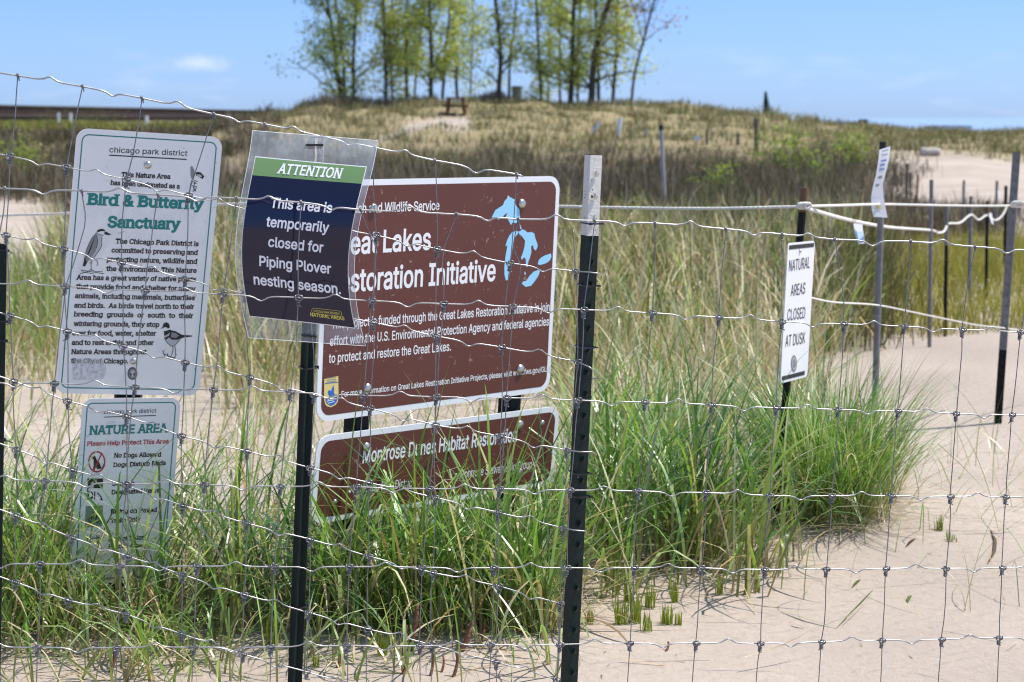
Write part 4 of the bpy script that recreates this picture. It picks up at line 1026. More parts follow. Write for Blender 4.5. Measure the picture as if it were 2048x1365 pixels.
# distant things on the dunes
def dpost(name, px, y0, y1, Y, wpx, m, label, cat='post', lean=0, cap=None, group='stakes scattered on the dunes'):
    w = wpx * Y / F
    strip_post(name, [(px, y0), (px + lean, y1)], Y, w, M[m], label, cat, group, cap)
dpost('stake', 1322, 250, 356, 30, 8, 'stake_grey', 'tall whitish stake with a black tip leaning in the dark brush', lean=5, cap=(.05, M['dark_cap']))
dpost('stake', 1240, 236, 280, 72, 9, 'pale_marker', 'wide pale grey stake on the dune slope left of the black-tipped stake', lean=-4)
dpost('stake', 1512, 238, 288, 66, 8, 'wood_grey', 'dark stake on the dune slope below the narrow conifer', lean=0)
dpost('stake', 1414, 258, 290, 68, 5, 'wood_grey', 'thin dark stake on the dune between white marker and dark stake')
dpost('stake', 1476, 268, 282, 68, 6, 'wood_grey', 'short dark stub on the dune slope')
dpost('stake', 547, 222, 243, 118, 8, 'pale_marker', 'small pale stake near the end of the pier')
dpost('stake', 581, 236, 268, 90, 14, 'wood_grey', 'left one of two stout wooden stubs at the dune foot')
dpost('stake', 600, 232, 266, 91, 14, 'wood_grey', 'right one of two stout wooden stubs at the dune foot')
dpost('stake', 117, 226, 240, 180, 6, 'pale_marker', 'left white marker before the dark pier', group='white markers on the far beach')
dpost('stake', 141, 226, 240, 180, 6, 'pale_marker', 'second white marker before the dark pier', group='white markers on the far beach')
dpost('stake', 293, 232, 250, 150, 7, 'pale_marker', 'white marker on the pale beach strip by the pier', group='white markers on the far beach')
for px, py, w, hh, Y, m, lab in ((1188, 262, 9, 17, 74, 'blue_marker', 'pale blue plate on a dune stake below the trees'), (1196, 250, 6, 14, 76, 'pale_marker', 'thin white plate beside the pale blue plate on the dune'), (1292, 266, 8, 13, 72, 'blue_marker', 'pale bluish plate left of the black-tipped stake'), (1394, 277, 13, 9, 66, 'pale_marker', 'small white rounded plate low on the dune slope')):
    s = Y / F; c = at(px, py, Y); g0 = np.array([c[0], Y, hz(c[0], Y)])
    o = empty('marker_plate', g0, lab, 'marker', 'marker plates on the dune')
    mb = MB(); n = 12; ring = [c + np.array([math.copysign(abs(math.cos(2 * math.pi * k / n)) ** .5, math.cos(2 * math.pi * k / n)) * w / 2 * s, 0, math.copysign(abs(math.sin(2 * math.pi * k / n)) ** .5, math.sin(2 * math.pi * k / n)) * hh / 2 * s]) for k in range(n)]
    mb.prism(ring, (0, .02, 0)); mb.build('plate', M[m], o)
    mb = MB(); mb.box((g0 + c) / 2 + np.array([0, .035, 0]), (.03, .03, abs(c[2] - g0[2]) + .1)); mb.build('stake_leg', M['wood_grey'], o)
# picnic table seen end-on
c = ground_hit(912, 231); Y = float(c[1])
pt_ = empty('picnic_table', c, 'brown wooden picnic table under the trees on the dune top', 'picnic table')
s = Y / F; top = c[2] + .76
mb = MB()
for k in range(5): mb.box((c[0] + (k - 2) * .17, Y, top), (.155, 1.5, .06))
mb.build('table_top', M['wood'], pt_)
for sgn in (-1, 1):
    mb = MB(); mb.box((c[0] + sgn * .46, Y, c[2] + (top - c[2]) * .55), (.20, 1.5, .05)); mb.build('bench_seat', M['wood'], pt_)
for yy in (-.6, .6):
    for sgn in (-1, 1):
        mb = MB(); a = np.array([c[0] + sgn * .40, Y + yy, c[2] - .08]); b_ = np.array([c[0] + sgn * .30, Y + yy, top]); d_ = b_ - a
        mb.tube([a, b_], .075, 4); mb.build('leg', M['wood'], pt_)
    mb = MB(); mb.box((c[0], Y + yy + .05, c[2] + (top - c[2]) * .54), (1.1, .05, .10)); mb.build('cross_beam', M['wood'], pt_)
# waste bin
Y = 113.; c = np.array([(1034 - 1024) * Y / F, Y, 0]); c[2] = hz(c[0], Y)
bn = empty('waste_bin', c, 'dark grey bin beside the tree trunks on the dune top', 'bin')
mb = MB(); n = 14
mb.prism([c + np.array([.30 * math.cos(2 * math.pi * k / n), .30 * math.sin(2 * math.pi * k / n), -.1]) for k in range(n)], (0, 0, 1.0)); mb.build('drum', M['bin'], bn)
mb = MB(); mb.prism([c + np.array([.33 * math.cos(2 * math.pi * k / n), .33 * math.sin(2 * math.pi * k / n), .9]) for k in range(n)], (0, 0, .07)); mb.build('lid', M['bin'], bn)
# driftwood log
Y = 62.; c = at(1860, 322, Y); zc = hz(c[0], Y) + .14
lg = empty('log', (c[0], Y, zc - .14), 'bleached driftwood log lying at the top of the bare sand slope', 'log')
P = [np.array([c[0] + t * .31, Y + .03 * math.sin(t * 3), zc + .01 * math.sin(t * 5)]) for t in np.linspace(-1, 1, 9)]
mb = MB(); mb.tube(P, [.125, .14, .145, .138, .135, .14, .136, .13, .115], 12); mb.build('trunk_wood', M['driftwood'], lg, True)
mb = MB(); mb.tube([P[0] - np.array([.012, 0, 0]), P[0] + np.array([.01, 0, 0])], .112, 12); mb.build('cut_end', M['bark'], lg)
# slatted sand fences on the right crest
for x0, x1, y0, hh, lab in ((1678, 1736, 251, 12, 'dark slatted sand fence on the right dune crest, nearer the conifer'), (1850, 1945, 257, 8, 'longer low slatted sand fence at far right on the dune crest')):
    Y = 106.; o = empty('sand_fence', (at((x0 + x1) / 2, y0, Y)[0], Y, hz(at(x0, y0, Y)[0], Y)), lab, 'fence', 'sand fences on the dune crest')
    mb = MB(); px = x0
    while px < x1:
        q = at(px, y0, Y); z0 = hz(q[0], Y) - .05; hz_ = at(px, y0 - hh * (1.0 if (px > x1 - 20 and x0 < 1700) else .55 + .25 * random.random()), Y)[2]; mb.box((q[0], Y, (z0 + hz_) / 2), (.045, .02, hz_ - z0)); px += 2.8 if px < x1 - 20 or x0 > 1700 else 1.9
    mb.build('slats', M['wood_grey'], o)
    mb = MB(); a, b_ = at(x0, y0, Y), at(x1, y0, Y)
    for k in (.35, .7):
        mb.tube([a + np.array([0, .02, -k * .2]), b_ + np.array([0, .02, -k * .2])], .01, 4)
    mb.build('twisted_wire', M['galv'], o)
# pier
pr = empty('pier', (-75, 330, .7), 'long dark rusty pier wall along the left horizon', 'pier')
a = np.array([-88., 60, 0]); b_ = np.array([-67.0, 620, 0]); d_ = (b_ - a) / np.linalg.norm(b_ - a); n_ = np.array([d_[1], -d_[0], 0])
mb = MB(); N = 420; prof = []
for k in range(N + 1):
    p = a + (b_ - a) * k / N; prof.append(p + n_ * (.22 if k % 2 else 0))
V = [p + np.array([0, 0, z]) for p in prof for z in (-1.0, 3.3)] ; Fc = [(2 * k, 2 * k + 2, 2 * k + 3, 2 * k + 1) for k in range(N)]
mb.add(V, Fc); mb.build('pile_wall', M['pier'], pr)
mb = MB(); mb.prism([a + n_ * .4 + UP * 3.3, b_ + n_ * .4 + UP * 3.3, b_ + n_ * .4 + UP * 3.52, a + n_ * .4 + UP * 3.52], -n_ * 5.5); mb.build('cap_beam', M['pier_cap'], pr)
mb = MB(); mb.prism([a + n_ * .34 + UP * 1.75, b_ + n_ * .34 + UP * 1.75, b_ + n_ * .34 + UP * 2.0, a + n_ * .34 + UP * 2.0], -n_ * .11); mb.build('waling_beam', M['pier_cap'], pr)

# ------------------------------------------------------------------ blades
def blades(name, pos, Ln, W, az, lean, curl, c0, c1, m, segs=6, parent=None, twist=1.2, droop=1.6, kink=0):
    N = len(pos); t = np.linspace(0, 1, segs + 1)
    th = lean[:, None] + curl[:, None] * t[None, :] ** droop
    if kink:
        kt = rng.uniform(.35, .85, N); ka = np.where(rng.random(N) < kink, rng.uniform(.6, 1.9, N), 0); th = th + ka[:, None] * (t[None, :] > kt[:, None])
    ds = Ln[:, None] / segs
    dx = np.sin(th) * ds; dz = np.cos(th) * ds
    X = np.concatenate([np.zeros((N, 1)), np.cumsum((dx[:, :-1] + dx[:, 1:]) / 2, 1)], 1)
    Zc = np.concatenate([np.zeros((N, 1)), np.cumsum((dz[:, :-1] + dz[:, 1:]) / 2, 1)], 1)
    ca, sa = np.cos(az)[:, None], np.sin(az)[:, None]
    C = np.stack([pos[:, 0:1] + X * ca, pos[:, 1:2] + X * sa, pos[:, 2:3] + Zc], -1)
    tw = az + np.pi / 2 + rng.normal(0, twist, N)
    wd = np.stack([np.cos(tw), np.sin(tw), np.zeros(N)], -1)[:, None, :]
    prof = (.75 + .5 * t) * np.clip(1 - t ** 2.2, .02, 1)
    off = wd * (W[:, None] * prof[None, :] / 2)[..., None]
    V = np.stack([C - off, C + off], 2)                     # N, segs+1, 2, 3
    base = (np.arange(N) * (segs + 1) * 2)[:, None] + (np.arange(segs) * 2)[None, :]
    Q = np.stack([base, base + 1, base + 3, base + 2], -1)
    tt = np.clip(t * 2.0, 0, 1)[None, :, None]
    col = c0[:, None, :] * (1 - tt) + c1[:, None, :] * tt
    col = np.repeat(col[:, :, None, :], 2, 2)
    return raw_mesh(name, V, Q, col, m, parent)
def pal(N, cols, wts, jit=.18):
    cols = np.array(cols); k = rng.choice(len(cols), N, p=np.array(wts) / sum(wts)); c = cols[k] * np.exp(rng.normal(0, jit, (N, 1))) * np.exp(rng.normal(0, .06, (N, 3)))
    return np.clip(c, .003, .9)
def area(N, px0, px1, Y0, Y1):
    Y = np.sqrt(rng.uniform(Y0 ** 2, Y1 ** 2, N)); px = rng.uniform(px0, px1, N); return px, Y
def xyz(px, Y):
    x = (px - 1024) * Y / F; return np.stack([x, Y, h(x, Y)], -1)
GREEN = [(.125, .25, .035), (.19, .31, .05), (.068, .165, .032), (.29, .35, .075), (.40, .47, .26)]
STRAW = [(.56, .46, .29), (.46, .34, .17), (.66, .58, .43), (.32, .21, .10)]
BASE = [(.34, .29, .11), (.20, .23, .05), (.45, .36, .19)]
def tufts(px, Y, per, spread):
    p = xyz(px, Y); n = rng.integers(per[0], per[1], len(p)); i = np.repeat(np.arange(len(p)), n)
    q = p[i] + np.stack([rng.normal(0, spread, len(i)), rng.normal(0, spread, len(i)), np.zeros(len(i))], -1); q[:, 2] = h(q[:, 0], q[:, 1]) - .01
    return q, i
def marram(name, px, Y, per, spread, L0, L1, W0, W1, gw, m, label, parent=None, lean_s=.22, curl=(.3, 1.5), straw=.22, wind=None, segs=7):
    q, i = tufts(px, Y, per, spread); N = len(q)
    Ln = rng.uniform(L0, L1, N) * np.exp(rng.normal(0, .12, N)); W = rng.uniform(W0, W1, N)
    az = rng.uniform(0, 2 * np.pi, N)
    if wind is not None: az = np.where(rng.random(N) < wind[1], rng.normal(wind[0], .8, N), az)
    lean = np.abs(rng.normal(0, lean_s, N)) + .04; cu = rng.uniform(*curl, N)
    sel = rng.random(N) < straw
    c1 = np.where(sel[:, None], pal(N, STRAW, (3, 2, 2, 1)), pal(N, GREEN, gw)); c0 = np.where(sel[:, None], pal(N, STRAW, (2, 3, 1, 2)), pal(N, BASE, (2, 3, 1)))
    lean = np.where(sel, lean * 1.9, lean)
    return blades(name, q, Ln, W, az, lean, cu, c0, c1, m, segs, parent, kink=.22, twist=.5)

GW = (4, 4, 4, 2, 2)
# near grass, left, below the white signs
px, Y = area(250, -220, 585, 6.3, 7.6); px2, Y2 = area(48, -220, 480, 5.95, 6.25)
kp = (px < 110) | (rng.random(len(px)) < np.where((px > 390) & (Y > 6.6), .38, .6)); px, Y = px[kp], Y[kp]
kp = (px2 < 140) | (px2 > 350) | (rng.random(len(px2)) < .35); px2, Y2 = px2[kp], Y2[kp]
px3, Y3 = area(70, -160, 150, 5.85, 6.6)
o = marram('beach_grass', np.r_[px, px2, px3], np.r_[Y, Y2, Y3], (3, 7), .035, .32, .80, .005, .0125, GW, M['grass'], '', wind=(.3, .35), straw=.24, curl=(.5, 2.1), lean_s=.32)
tag(o, 'loose green beach grass below and around the white park signs', 'grass', 'stands of beach grass', 'stuff')
px, Y = area(125, -220, 575, 5.98, 6.42); kp = (px < 140) | (px > 345) | (rng.random(len(px)) < .5); px, Y = px[kp], Y[kp]
o = marram('beach_grass', px, Y, (3, 8), .035, .14, .42, .005, .012, GW, M['grass'], '', straw=.28, curl=(.5, 2.2), lean_s=.4)
tag(o, 'low tangled beach grass along the sand edge at bottom left', 'grass', 'stands of beach grass', 'stuff')
px = np.r_[rng.uniform(-200, 570, 74), rng.uniform(600, 1120, 24)]; Y = rng.uniform(5.35, 5.95, len(px))
o = marram('beach_grass', px, Y, (2, 6), .03, .18, .5, .005, .011, GW, M['grass'], '', straw=.2, curl=(.4, 2.2), lean_s=.55)
tag(o, 'stray long blades bending over the sand at the bottom left', 'grass', 'stands of beach grass', 'stuff')
px = np.r_[rng.uniform(640, 1135, 52), rng.uniform(150, 335, 5), rng.uniform(-150, 130, 16), rng.uniform(380, 570, 12)]; Y = rng.uniform(5.93, 6.06, len(px))
o = marram('beach_grass', px, Y, (3, 6), .03, .45, .80, .007, .0145, GW, M['grass'], '', straw=.12, curl=(.3, 2.0), lean_s=.25)
tag(o, 'long broad blades rising across the front of the signs', 'grass', 'stands of beach grass', 'stuff')
px, Y = area(60, 585, 1120, 5.9, 6.1)
o = marram('beach_grass', px, Y, (3, 7), .035, .14, .36, .0045, .0095, GW, M['grass'], '', straw=.2, curl=(.5, 2.2), lean_s=.4)
tag(o, 'low grass along the sand edge under the brown signs', 'grass', 'stands of beach grass', 'stuff')
# centre, below and in front of the brown signs
px, Y = area(140, 590, 1135, 5.98, 6.45); px2, Y2 = area(190, 560, 1180, 6.5, 7.7); 
# keep the tall stuff from hiding the signs: shorter close by
o = marram('beach_grass', px, Y, (3, 7), .035, .24, .62, .008, .0175, GW, M['grass'], '', straw=.14, curl=(.4, 2.2), lean_s=.3)
tag(o, 'bright green beach grass growing across the lower brown sign', 'grass', 'stands of beach grass', 'stuff')
o = marram('beach_grass', px2, Y2, (4, 8), .03, .3, .55, .004, .008, GW, M['grass'], '', straw=.25)
tag(o, 'beach grass growing behind the brown signs', 'grass', 'stands of beach grass', 'stuff')
# right of the studded post
px, Y = area(260, 1150, 1500, 6.75, 8.9); kp = (px < 1370) | ((Y < 7.5) & (rng.random(len(px)) < .6)); px, Y = px[kp], Y[kp]; px2, Y2 = area(36, 1180, 1600, 6.35, 6.9)
px3, Y3 = np.array([1372, 1388, 1402, 1380, 1395, 1410, 1365.]), np.array([6.78, 6.8, 6.82, 6.9, 6.92, 6.85, 6.85])
o = marram('beach_grass', np.r_[px, px2], np.r_[Y, Y2], (3, 7), .035, .36, .80, .007, .016, GW, M['grass'], '', straw=.14, wind=(.2, .3), curl=(.4, 1.9), lean_s=.28)
tag(o, 'thick green beach grass right of the studded T-post', 'grass', 'stands of beach grass', 'stuff')
o = marram('beach_grass', np.repeat(px3, 2), np.repeat(Y3, 2), (7, 12), .03, .45, .80, .007, .013, (4, 2, 4, 1, 3), M['grass'], '', straw=.08, wind=(.5, .4))
tag(o, 'upright tuft of broad green blades at the sand edge beside the horsetails', 'grass', 'stands of beach grass', 'stuff')
# big clump at right
gc = empty('grass_clump', xyz(np.array([1690.]), np.array([7.75]))[0], 'large arching clump of fine green grass on bare sand at right', 'grass clump')
N = 150; a = rng.uniform(0, 6.28, N); r_ = np.sqrt(rng.random(N)) ; 
Yc = 7.74 + .46 * r_ * np.sin(a); pxc = 1664 + 122 * r_ * np.cos(a) + 18 * np.sin(5 * a)
q, i = tufts(pxc, Yc, (8, 18), .03); N = len(q)
cx = (1675 - 1024) * 7.8 / F
out = np.arctan2(q[:, 1] - 7.8, q[:, 0] - cx); rad = np.hypot(q[:, 0] - cx, q[:, 1] - 7.8) / .45
az = out + rng.normal(0, .7, N); lean = np.abs(rng.normal(.12, .2, N)) + .26 * rad; cu = rng.uniform(.2, 1.5, N)
blades('blades', q, rng.uniform(.32, .72, N), rng.uniform(.0035, .0075, N), az, lean, cu, pal(N, BASE, (2, 3, 1)), np.where((rng.random(N) < .1)[:, None], pal(N, STRAW, (3, 2, 2, 1)), pal(N, GREEN, (4, 3, 3, 2, 3))), M['grass'], 8, gc, kink=.18, twist=.5)
# sparse blades on the right sand
px, Y = area(55, 1560, 2200, 5.9, 10.0); px2, Y2 = area(40, 1880, 2200, 7.3, 9.5)
o = marram('beach_grass', np.r_[px, px2], np.r_[Y, Y2], (1, 4), .02, .15, .5, .0025, .0045, GW, M['grass'], '', straw=.35, lean_s=.5, curl=(.2, 1.4))
tag(o, 'sparse single grass blades on the open sand at right', 'grass', 'stands of beach grass', 'stuff')
# middle distance sparse grass
px, Y = area(420, -150, 1540, 8.6, 13.5); keep = (px > 1150) | (rng.random(len(px)) < np.where((px < 130) | (px > 440), .75, .3)); px, Y = px[keep], Y[keep]
o = marram('beach_grass', px, Y, (3, 8), .05, .35, .75, .004, .008, GW, M['grass'], '', straw=.45, segs=5)
tag(o, 'scattered grass tufts on the sand between the signs and the dry grass', 'grass', 'stands of beach grass', 'stuff')
px, Y = area(190, 1140, 1640, 9.0, 12.5); q, i = tufts(px, Y, (3, 8), .06); N = len(q)
o = blades('dry_grass', q, rng.uniform(.4, .85, N), rng.uniform(.006, .012, N), rng.uniform(0, 6.28, N), np.abs(rng.normal(0, .35, N)), rng.uniform(0, 1.4, N), pal(N, STRAW, (2, 3, 2, 2)), np.where((rng.random(N) < .75)[:, None], pal(N, STRAW, (4, 2, 5, 1)), pal(N, GREEN, GW)), M['dry'], 6)
tag(o, 'pale bent straw stalks right of the brown signs', 'grass', kind='stuff')
# band of dry grass
px, Y = area(2500, 100, 1700, 11.0, 24); lim = np.interp(px, [120, 400, 480, 1100, 1660], [14.0, 13.5, 11.2, 11.0, 13.0]); px, Y = px[Y > lim], Y[Y > lim]
q, i = tufts(px, Y, (5, 11), .07); N = len(q)
k = rng.random(N); tone_i = np.exp(rng.normal(0, .35, i.max() + 1))[i][:, None]; dead = tone_i * np.where((k < .46)[:, None], pal(N, STRAW, (4, 3, 5, 1)), np.where((k < .84)[:, None], pal(N, GREEN, (3, 2, 2, 3, 1)) * np.array([.95, .80, .9]), pal(N, [(.17, .125, .075), (.26, .19, .11)], (1, 1))))
o = blades('dry_grass', q, rng.uniform(.35, 1.0, N), rng.uniform(.007, .018, N), rng.uniform(0, 6.28, N), np.abs(rng.normal(0, .27, N)), rng.uniform(0, 1.2, N), pal(N, STRAW, (2, 3, 2, 2)), dead, M['dry'], 6, kink=.3)
tag(o, 'tall straw coloured dry grass mixed with green behind the signs', 'grass', kind='stuff')
px, Y = area(620, -300, 140, 11.8, 17.5); q, i = tufts(px, Y, (3, 7), .08); N = len(q)
o = blades('dry_grass', q, rng.uniform(.3, .75, N), rng.uniform(.005, .010, N), rng.uniform(0, 6.28, N), np.abs(rng.normal(0, .2, N)), rng.uniform(0, .8, N), pal(N, BASE, (1, 1, 1)), pal(N, GREEN + STRAW, (3, 3, 2, 3, 1, 2, 2, 1, 2)), M['dry'], 5)
tag(o, 'thin dark and green stems in front of the sand patch at far left', 'grass', kind='stuff')
# dark brush
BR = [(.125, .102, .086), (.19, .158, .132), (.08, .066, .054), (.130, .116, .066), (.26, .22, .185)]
def brush(n, px0, px1, Y0, Y1, H0, H1, W, cols, wts, label, m='far', flt=None):
    px, Y = area(n, px0, px1, Y0, Y1)
    if flt is not None: kp = flt(px, Y); px, Y = px[kp], Y[kp]
    q, i = tufts(px, Y, (6, 13), .16); N = len(q)
    # patchy height: thickets
    pat = .74 + .38 * np.sin(q[:, 0] * 1.1 + 1.7 * np.sin(q[:, 1] * .31)) * np.sin(q[:, 1] * .43 + q[:, 0] * .37)
    Ln = rng.uniform(H0, H1, N) * pat * np.exp(rng.normal(0, .12, N))
    pn = .5 + .5 * np.sin(q[:, 0] * .62 + 2.1 * np.sin(q[:, 1] * .17)) * np.sin(q[:, 1] * .27 + 1.4 * np.sin(q[:, 0] * .33 + 1))
    pc = np.array([[.92, .82, .68], [.66, .68, .48], [.74, .68, .66], [1.15, 1.06, .90]])[np.clip((pn * 4).astype(int), 0, 3)]
    blend = rng.random(N) < .8; pc = np.where(blend[:, None], pc, 1.0)
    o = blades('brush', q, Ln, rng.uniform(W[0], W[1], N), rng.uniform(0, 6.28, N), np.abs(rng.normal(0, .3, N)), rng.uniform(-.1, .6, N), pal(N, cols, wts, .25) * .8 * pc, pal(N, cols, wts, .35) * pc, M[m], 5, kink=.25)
    return tag(o, label, 'brush', 'low brush on the flats', 'stuff')
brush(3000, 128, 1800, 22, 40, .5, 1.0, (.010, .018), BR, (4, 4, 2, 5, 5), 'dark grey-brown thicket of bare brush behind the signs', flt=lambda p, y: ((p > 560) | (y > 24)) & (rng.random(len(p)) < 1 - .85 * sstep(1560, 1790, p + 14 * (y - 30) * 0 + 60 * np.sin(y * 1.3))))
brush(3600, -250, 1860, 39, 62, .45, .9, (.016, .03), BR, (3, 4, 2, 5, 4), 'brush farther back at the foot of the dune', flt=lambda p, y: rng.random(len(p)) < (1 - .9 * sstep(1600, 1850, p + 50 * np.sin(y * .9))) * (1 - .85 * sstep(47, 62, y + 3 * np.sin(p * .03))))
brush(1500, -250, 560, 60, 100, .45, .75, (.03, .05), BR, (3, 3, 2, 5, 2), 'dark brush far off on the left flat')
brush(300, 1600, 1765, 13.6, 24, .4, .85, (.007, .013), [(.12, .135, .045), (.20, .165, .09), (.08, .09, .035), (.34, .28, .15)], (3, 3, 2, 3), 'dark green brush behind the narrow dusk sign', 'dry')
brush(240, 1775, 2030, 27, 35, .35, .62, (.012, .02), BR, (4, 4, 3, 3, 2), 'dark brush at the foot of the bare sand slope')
def shrub(px, Y, wd, hh, n, label):
    x = (px - 1024) * Y / F; z = hz(x, Y); o = empty('shrub', (x, Y, z), label, 'shrub', 'green shrubs in the brush')
    mb = MB(); ends = []
    for k in range(14):
        a = rng.uniform(0, 6.28); e = np.array([x + math.cos(a) * wd * rng.uniform(.1, .5), Y + math.sin(a) * wd * rng.uniform(.1, .5), z + hh * rng.uniform(.5, .95)])
        mb.tube([np.array([x, Y, z - .05]), (np.array([x, Y, z]) + e) / 2 + rng.normal(0, .04, 3), e], [.012, .008, .004], 4); ends += [e, (e + np.array([x, Y, z])) / 2]
    mb.build('stems', M['bark'], o)
    C = np.array(ends)[rng.integers(0, len(ends), n)] + rng.normal(0, .11 * wd + .03, (n, 3)); C[:, 2] = np.maximum(C[:, 2], z + .03)
    nr = rng.normal(0, 1, (n, 3)); nr /= np.linalg.norm(nr, axis=1)[:, None]; a = np.cross(nr, rng.normal(0, 1, (n, 3))); a /= np.linalg.norm(a, axis=1)[:, None]; b2 = np.cross(nr, a); sz = rng.uniform(.018, .04, n)[:, None]
    raw_mesh('foliage', np.stack([C - a * sz * 1.3, C - b2 * sz * .7, C + a * sz * 1.3, C + b2 * sz * .7], 1), np.arange(n * 4).reshape(n, 4), np.repeat(pal(n, [(.22, .27, .05), (.30, .34, .07), (.16, .22, .05)], (2, 2, 1))[:, None, :], 4, 1), M['leaf'], o, False)
for px, Y, wd, hh, n, lab in ((1575, 44, 1.5, 1.15, 900, 'larger yellow-green shrub in the brush above the white rope'), (1615, 40, .9, .85, 500, 'smaller green shrub right of the larger one in the brush'), (1700, 52, 1.6, .9, 700, 'low olive shrub at the far right end of the brush'),
        (40, 48, 1.3, .85, 700, 'bright green shrub in the brush near the left edge'), (205, 150, 5.0, 1.8, 500, 'yellow-green shrub below the pier, behind the top of the bird sign'), (110, 160, 4.0, 2.0, 400, 'yellow-green shrub below the pier, left of the bird sign'), (1440, 36, .9, .8, 350, 'faint green shrub in the brush left of the dusk sign post')):
    shrub(px, Y, wd, hh, n, lab)
# yellow-green sparse growth between the rope posts
px, Y = area(1500, 1735, 2110, 14.8, 25.5); q, i = tufts(px, Y, (4, 9), .10); N = len(q)
o = blades('low_grass', q, rng.uniform(.10, .32, N), rng.uniform(.006, .011, N), rng.uniform(0, 6.28, N), np.abs(rng.normal(0, .3, N)), rng.uniform(0, .9, N), pal(N, [(.30, .26, .06)], (1,)), pal(N, [(.33, .29, .045), (.24, .24, .04), (.40, .34, .12)], (3, 2, 1)), M['dry'], 4)
tag(o, 'low yellow-green grass on the sand between the rope posts', 'grass', kind='stuff')
# dune vegetation
DU = [(.30, .255, .135), (.225, .215, .09), (.37, .31, .185), (.15, .155, .06), (.25, .18, .095), (.42, .37, .26)]
def dune_keep(p, y):
    m_ = dune_mask(p, y); return rng.random(len(p)) < m_
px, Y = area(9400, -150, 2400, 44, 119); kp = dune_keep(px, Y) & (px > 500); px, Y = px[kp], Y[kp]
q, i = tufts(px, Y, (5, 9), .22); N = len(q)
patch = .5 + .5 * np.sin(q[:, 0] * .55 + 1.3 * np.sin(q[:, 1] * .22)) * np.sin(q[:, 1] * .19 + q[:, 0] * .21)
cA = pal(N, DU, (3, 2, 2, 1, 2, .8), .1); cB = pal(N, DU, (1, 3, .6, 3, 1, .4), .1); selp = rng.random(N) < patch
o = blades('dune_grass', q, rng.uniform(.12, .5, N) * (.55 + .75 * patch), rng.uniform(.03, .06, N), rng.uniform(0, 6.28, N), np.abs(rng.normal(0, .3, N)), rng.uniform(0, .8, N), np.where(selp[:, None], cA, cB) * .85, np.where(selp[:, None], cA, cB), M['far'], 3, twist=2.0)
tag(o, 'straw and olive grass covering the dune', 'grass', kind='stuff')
px, Y = area(4200, -400, 555, 98, 260); kp = ~((np.abs(px - 285) < 95) & (Y > 205)); px, Y = px[kp], Y[kp]
q, i = tufts(px, Y, (4, 8), .5); N = len(q)
o = blades('low_grass', q, rng.uniform(.25, .7, N), rng.uniform(.06, .12, N), rng.uniform(0, 6.28, N), np.abs(rng.normal(0, .3, N)), rng.uniform(0, .8, N), pal(N, [(.20, .20, .045)], (1,)), pal(N, [(.24, .25, .05), (.18, .20, .045), (.33, .29, .11), (.12, .13, .04)], (3, 3, 2, 2)), M['far'], 3)
tag(o, 'yellow-green low growth on the far left flat before the pier', 'grass', kind='stuff')
# undergrowth beneath the trees
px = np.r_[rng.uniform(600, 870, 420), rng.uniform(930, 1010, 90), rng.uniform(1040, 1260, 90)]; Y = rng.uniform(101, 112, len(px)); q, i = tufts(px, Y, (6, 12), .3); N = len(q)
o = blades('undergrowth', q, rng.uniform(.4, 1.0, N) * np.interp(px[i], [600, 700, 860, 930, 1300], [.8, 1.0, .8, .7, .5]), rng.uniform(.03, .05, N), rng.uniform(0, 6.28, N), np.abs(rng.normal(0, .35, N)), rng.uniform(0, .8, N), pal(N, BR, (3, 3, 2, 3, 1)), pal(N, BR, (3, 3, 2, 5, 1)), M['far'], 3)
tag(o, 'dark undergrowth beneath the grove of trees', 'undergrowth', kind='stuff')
# straw litter on the sand under the clumps
def litter(n, px0, px1, Y0, Y1, label):
    px, Y = area(n, px0, px1, Y0, Y1); q = xyz(px, Y); q[:, 2] += rng.uniform(.002, .05, n)
    o = blades('litter', q, rng.uniform(.10, .45, n), rng.uniform(.0025, .006, n), rng.uniform(0, 6.28, n), rng.normal(1.5, .12, n), rng.normal(0, .25, n), pal(n, STRAW, (3, 3, 2, 2)), pal(n, STRAW + [(.14, .09, .05)], (3, 2, 3, 1, 1)), M['dry'], 4)
    return tag(o, label, 'litter', 'dead straw lying on the sand', 'stuff')
litter(2600, -200, 600, 6.0, 7.6, 'dead straw lying under the grass by the white signs')
litter(2000, 580, 1180, 6.0, 7.6, 'dead straw lying under the brown signs')
litter(1100, 1140, 1600, 6.7, 9.0, 'dead straw lying under the grass right of the studded post')
litter(700, 1540, 1830, 7.2, 8.2, 'dead straw under the large grass clump')
litter(150, -100, 2150, 5.5, 9.0, 'few dry bits scattered on the open sand')

px, Y = area(700, -100, 2150, 5.4, 11.0); q = xyz(px, Y); q[:, 2] += .002; n = len(q)
o = blades('litter', q, rng.uniform(.008, .05, n), rng.uniform(.0015, .004, n), rng.uniform(0, 6.28, n), rng.normal(1.5, .2, n), rng.normal(0, .4, n), pal(n, STRAW, (1, 2, 1, 3)), pal(n, [(.10, .065, .04), (.22, .16, .09), (.05, .04, .03)], (2, 2, 1)), M['dry'], 3)
tag(o, 'tiny dark crumbs of plant litter on the sand', 'litter', 'dead straw lying on the sand', 'stuff')
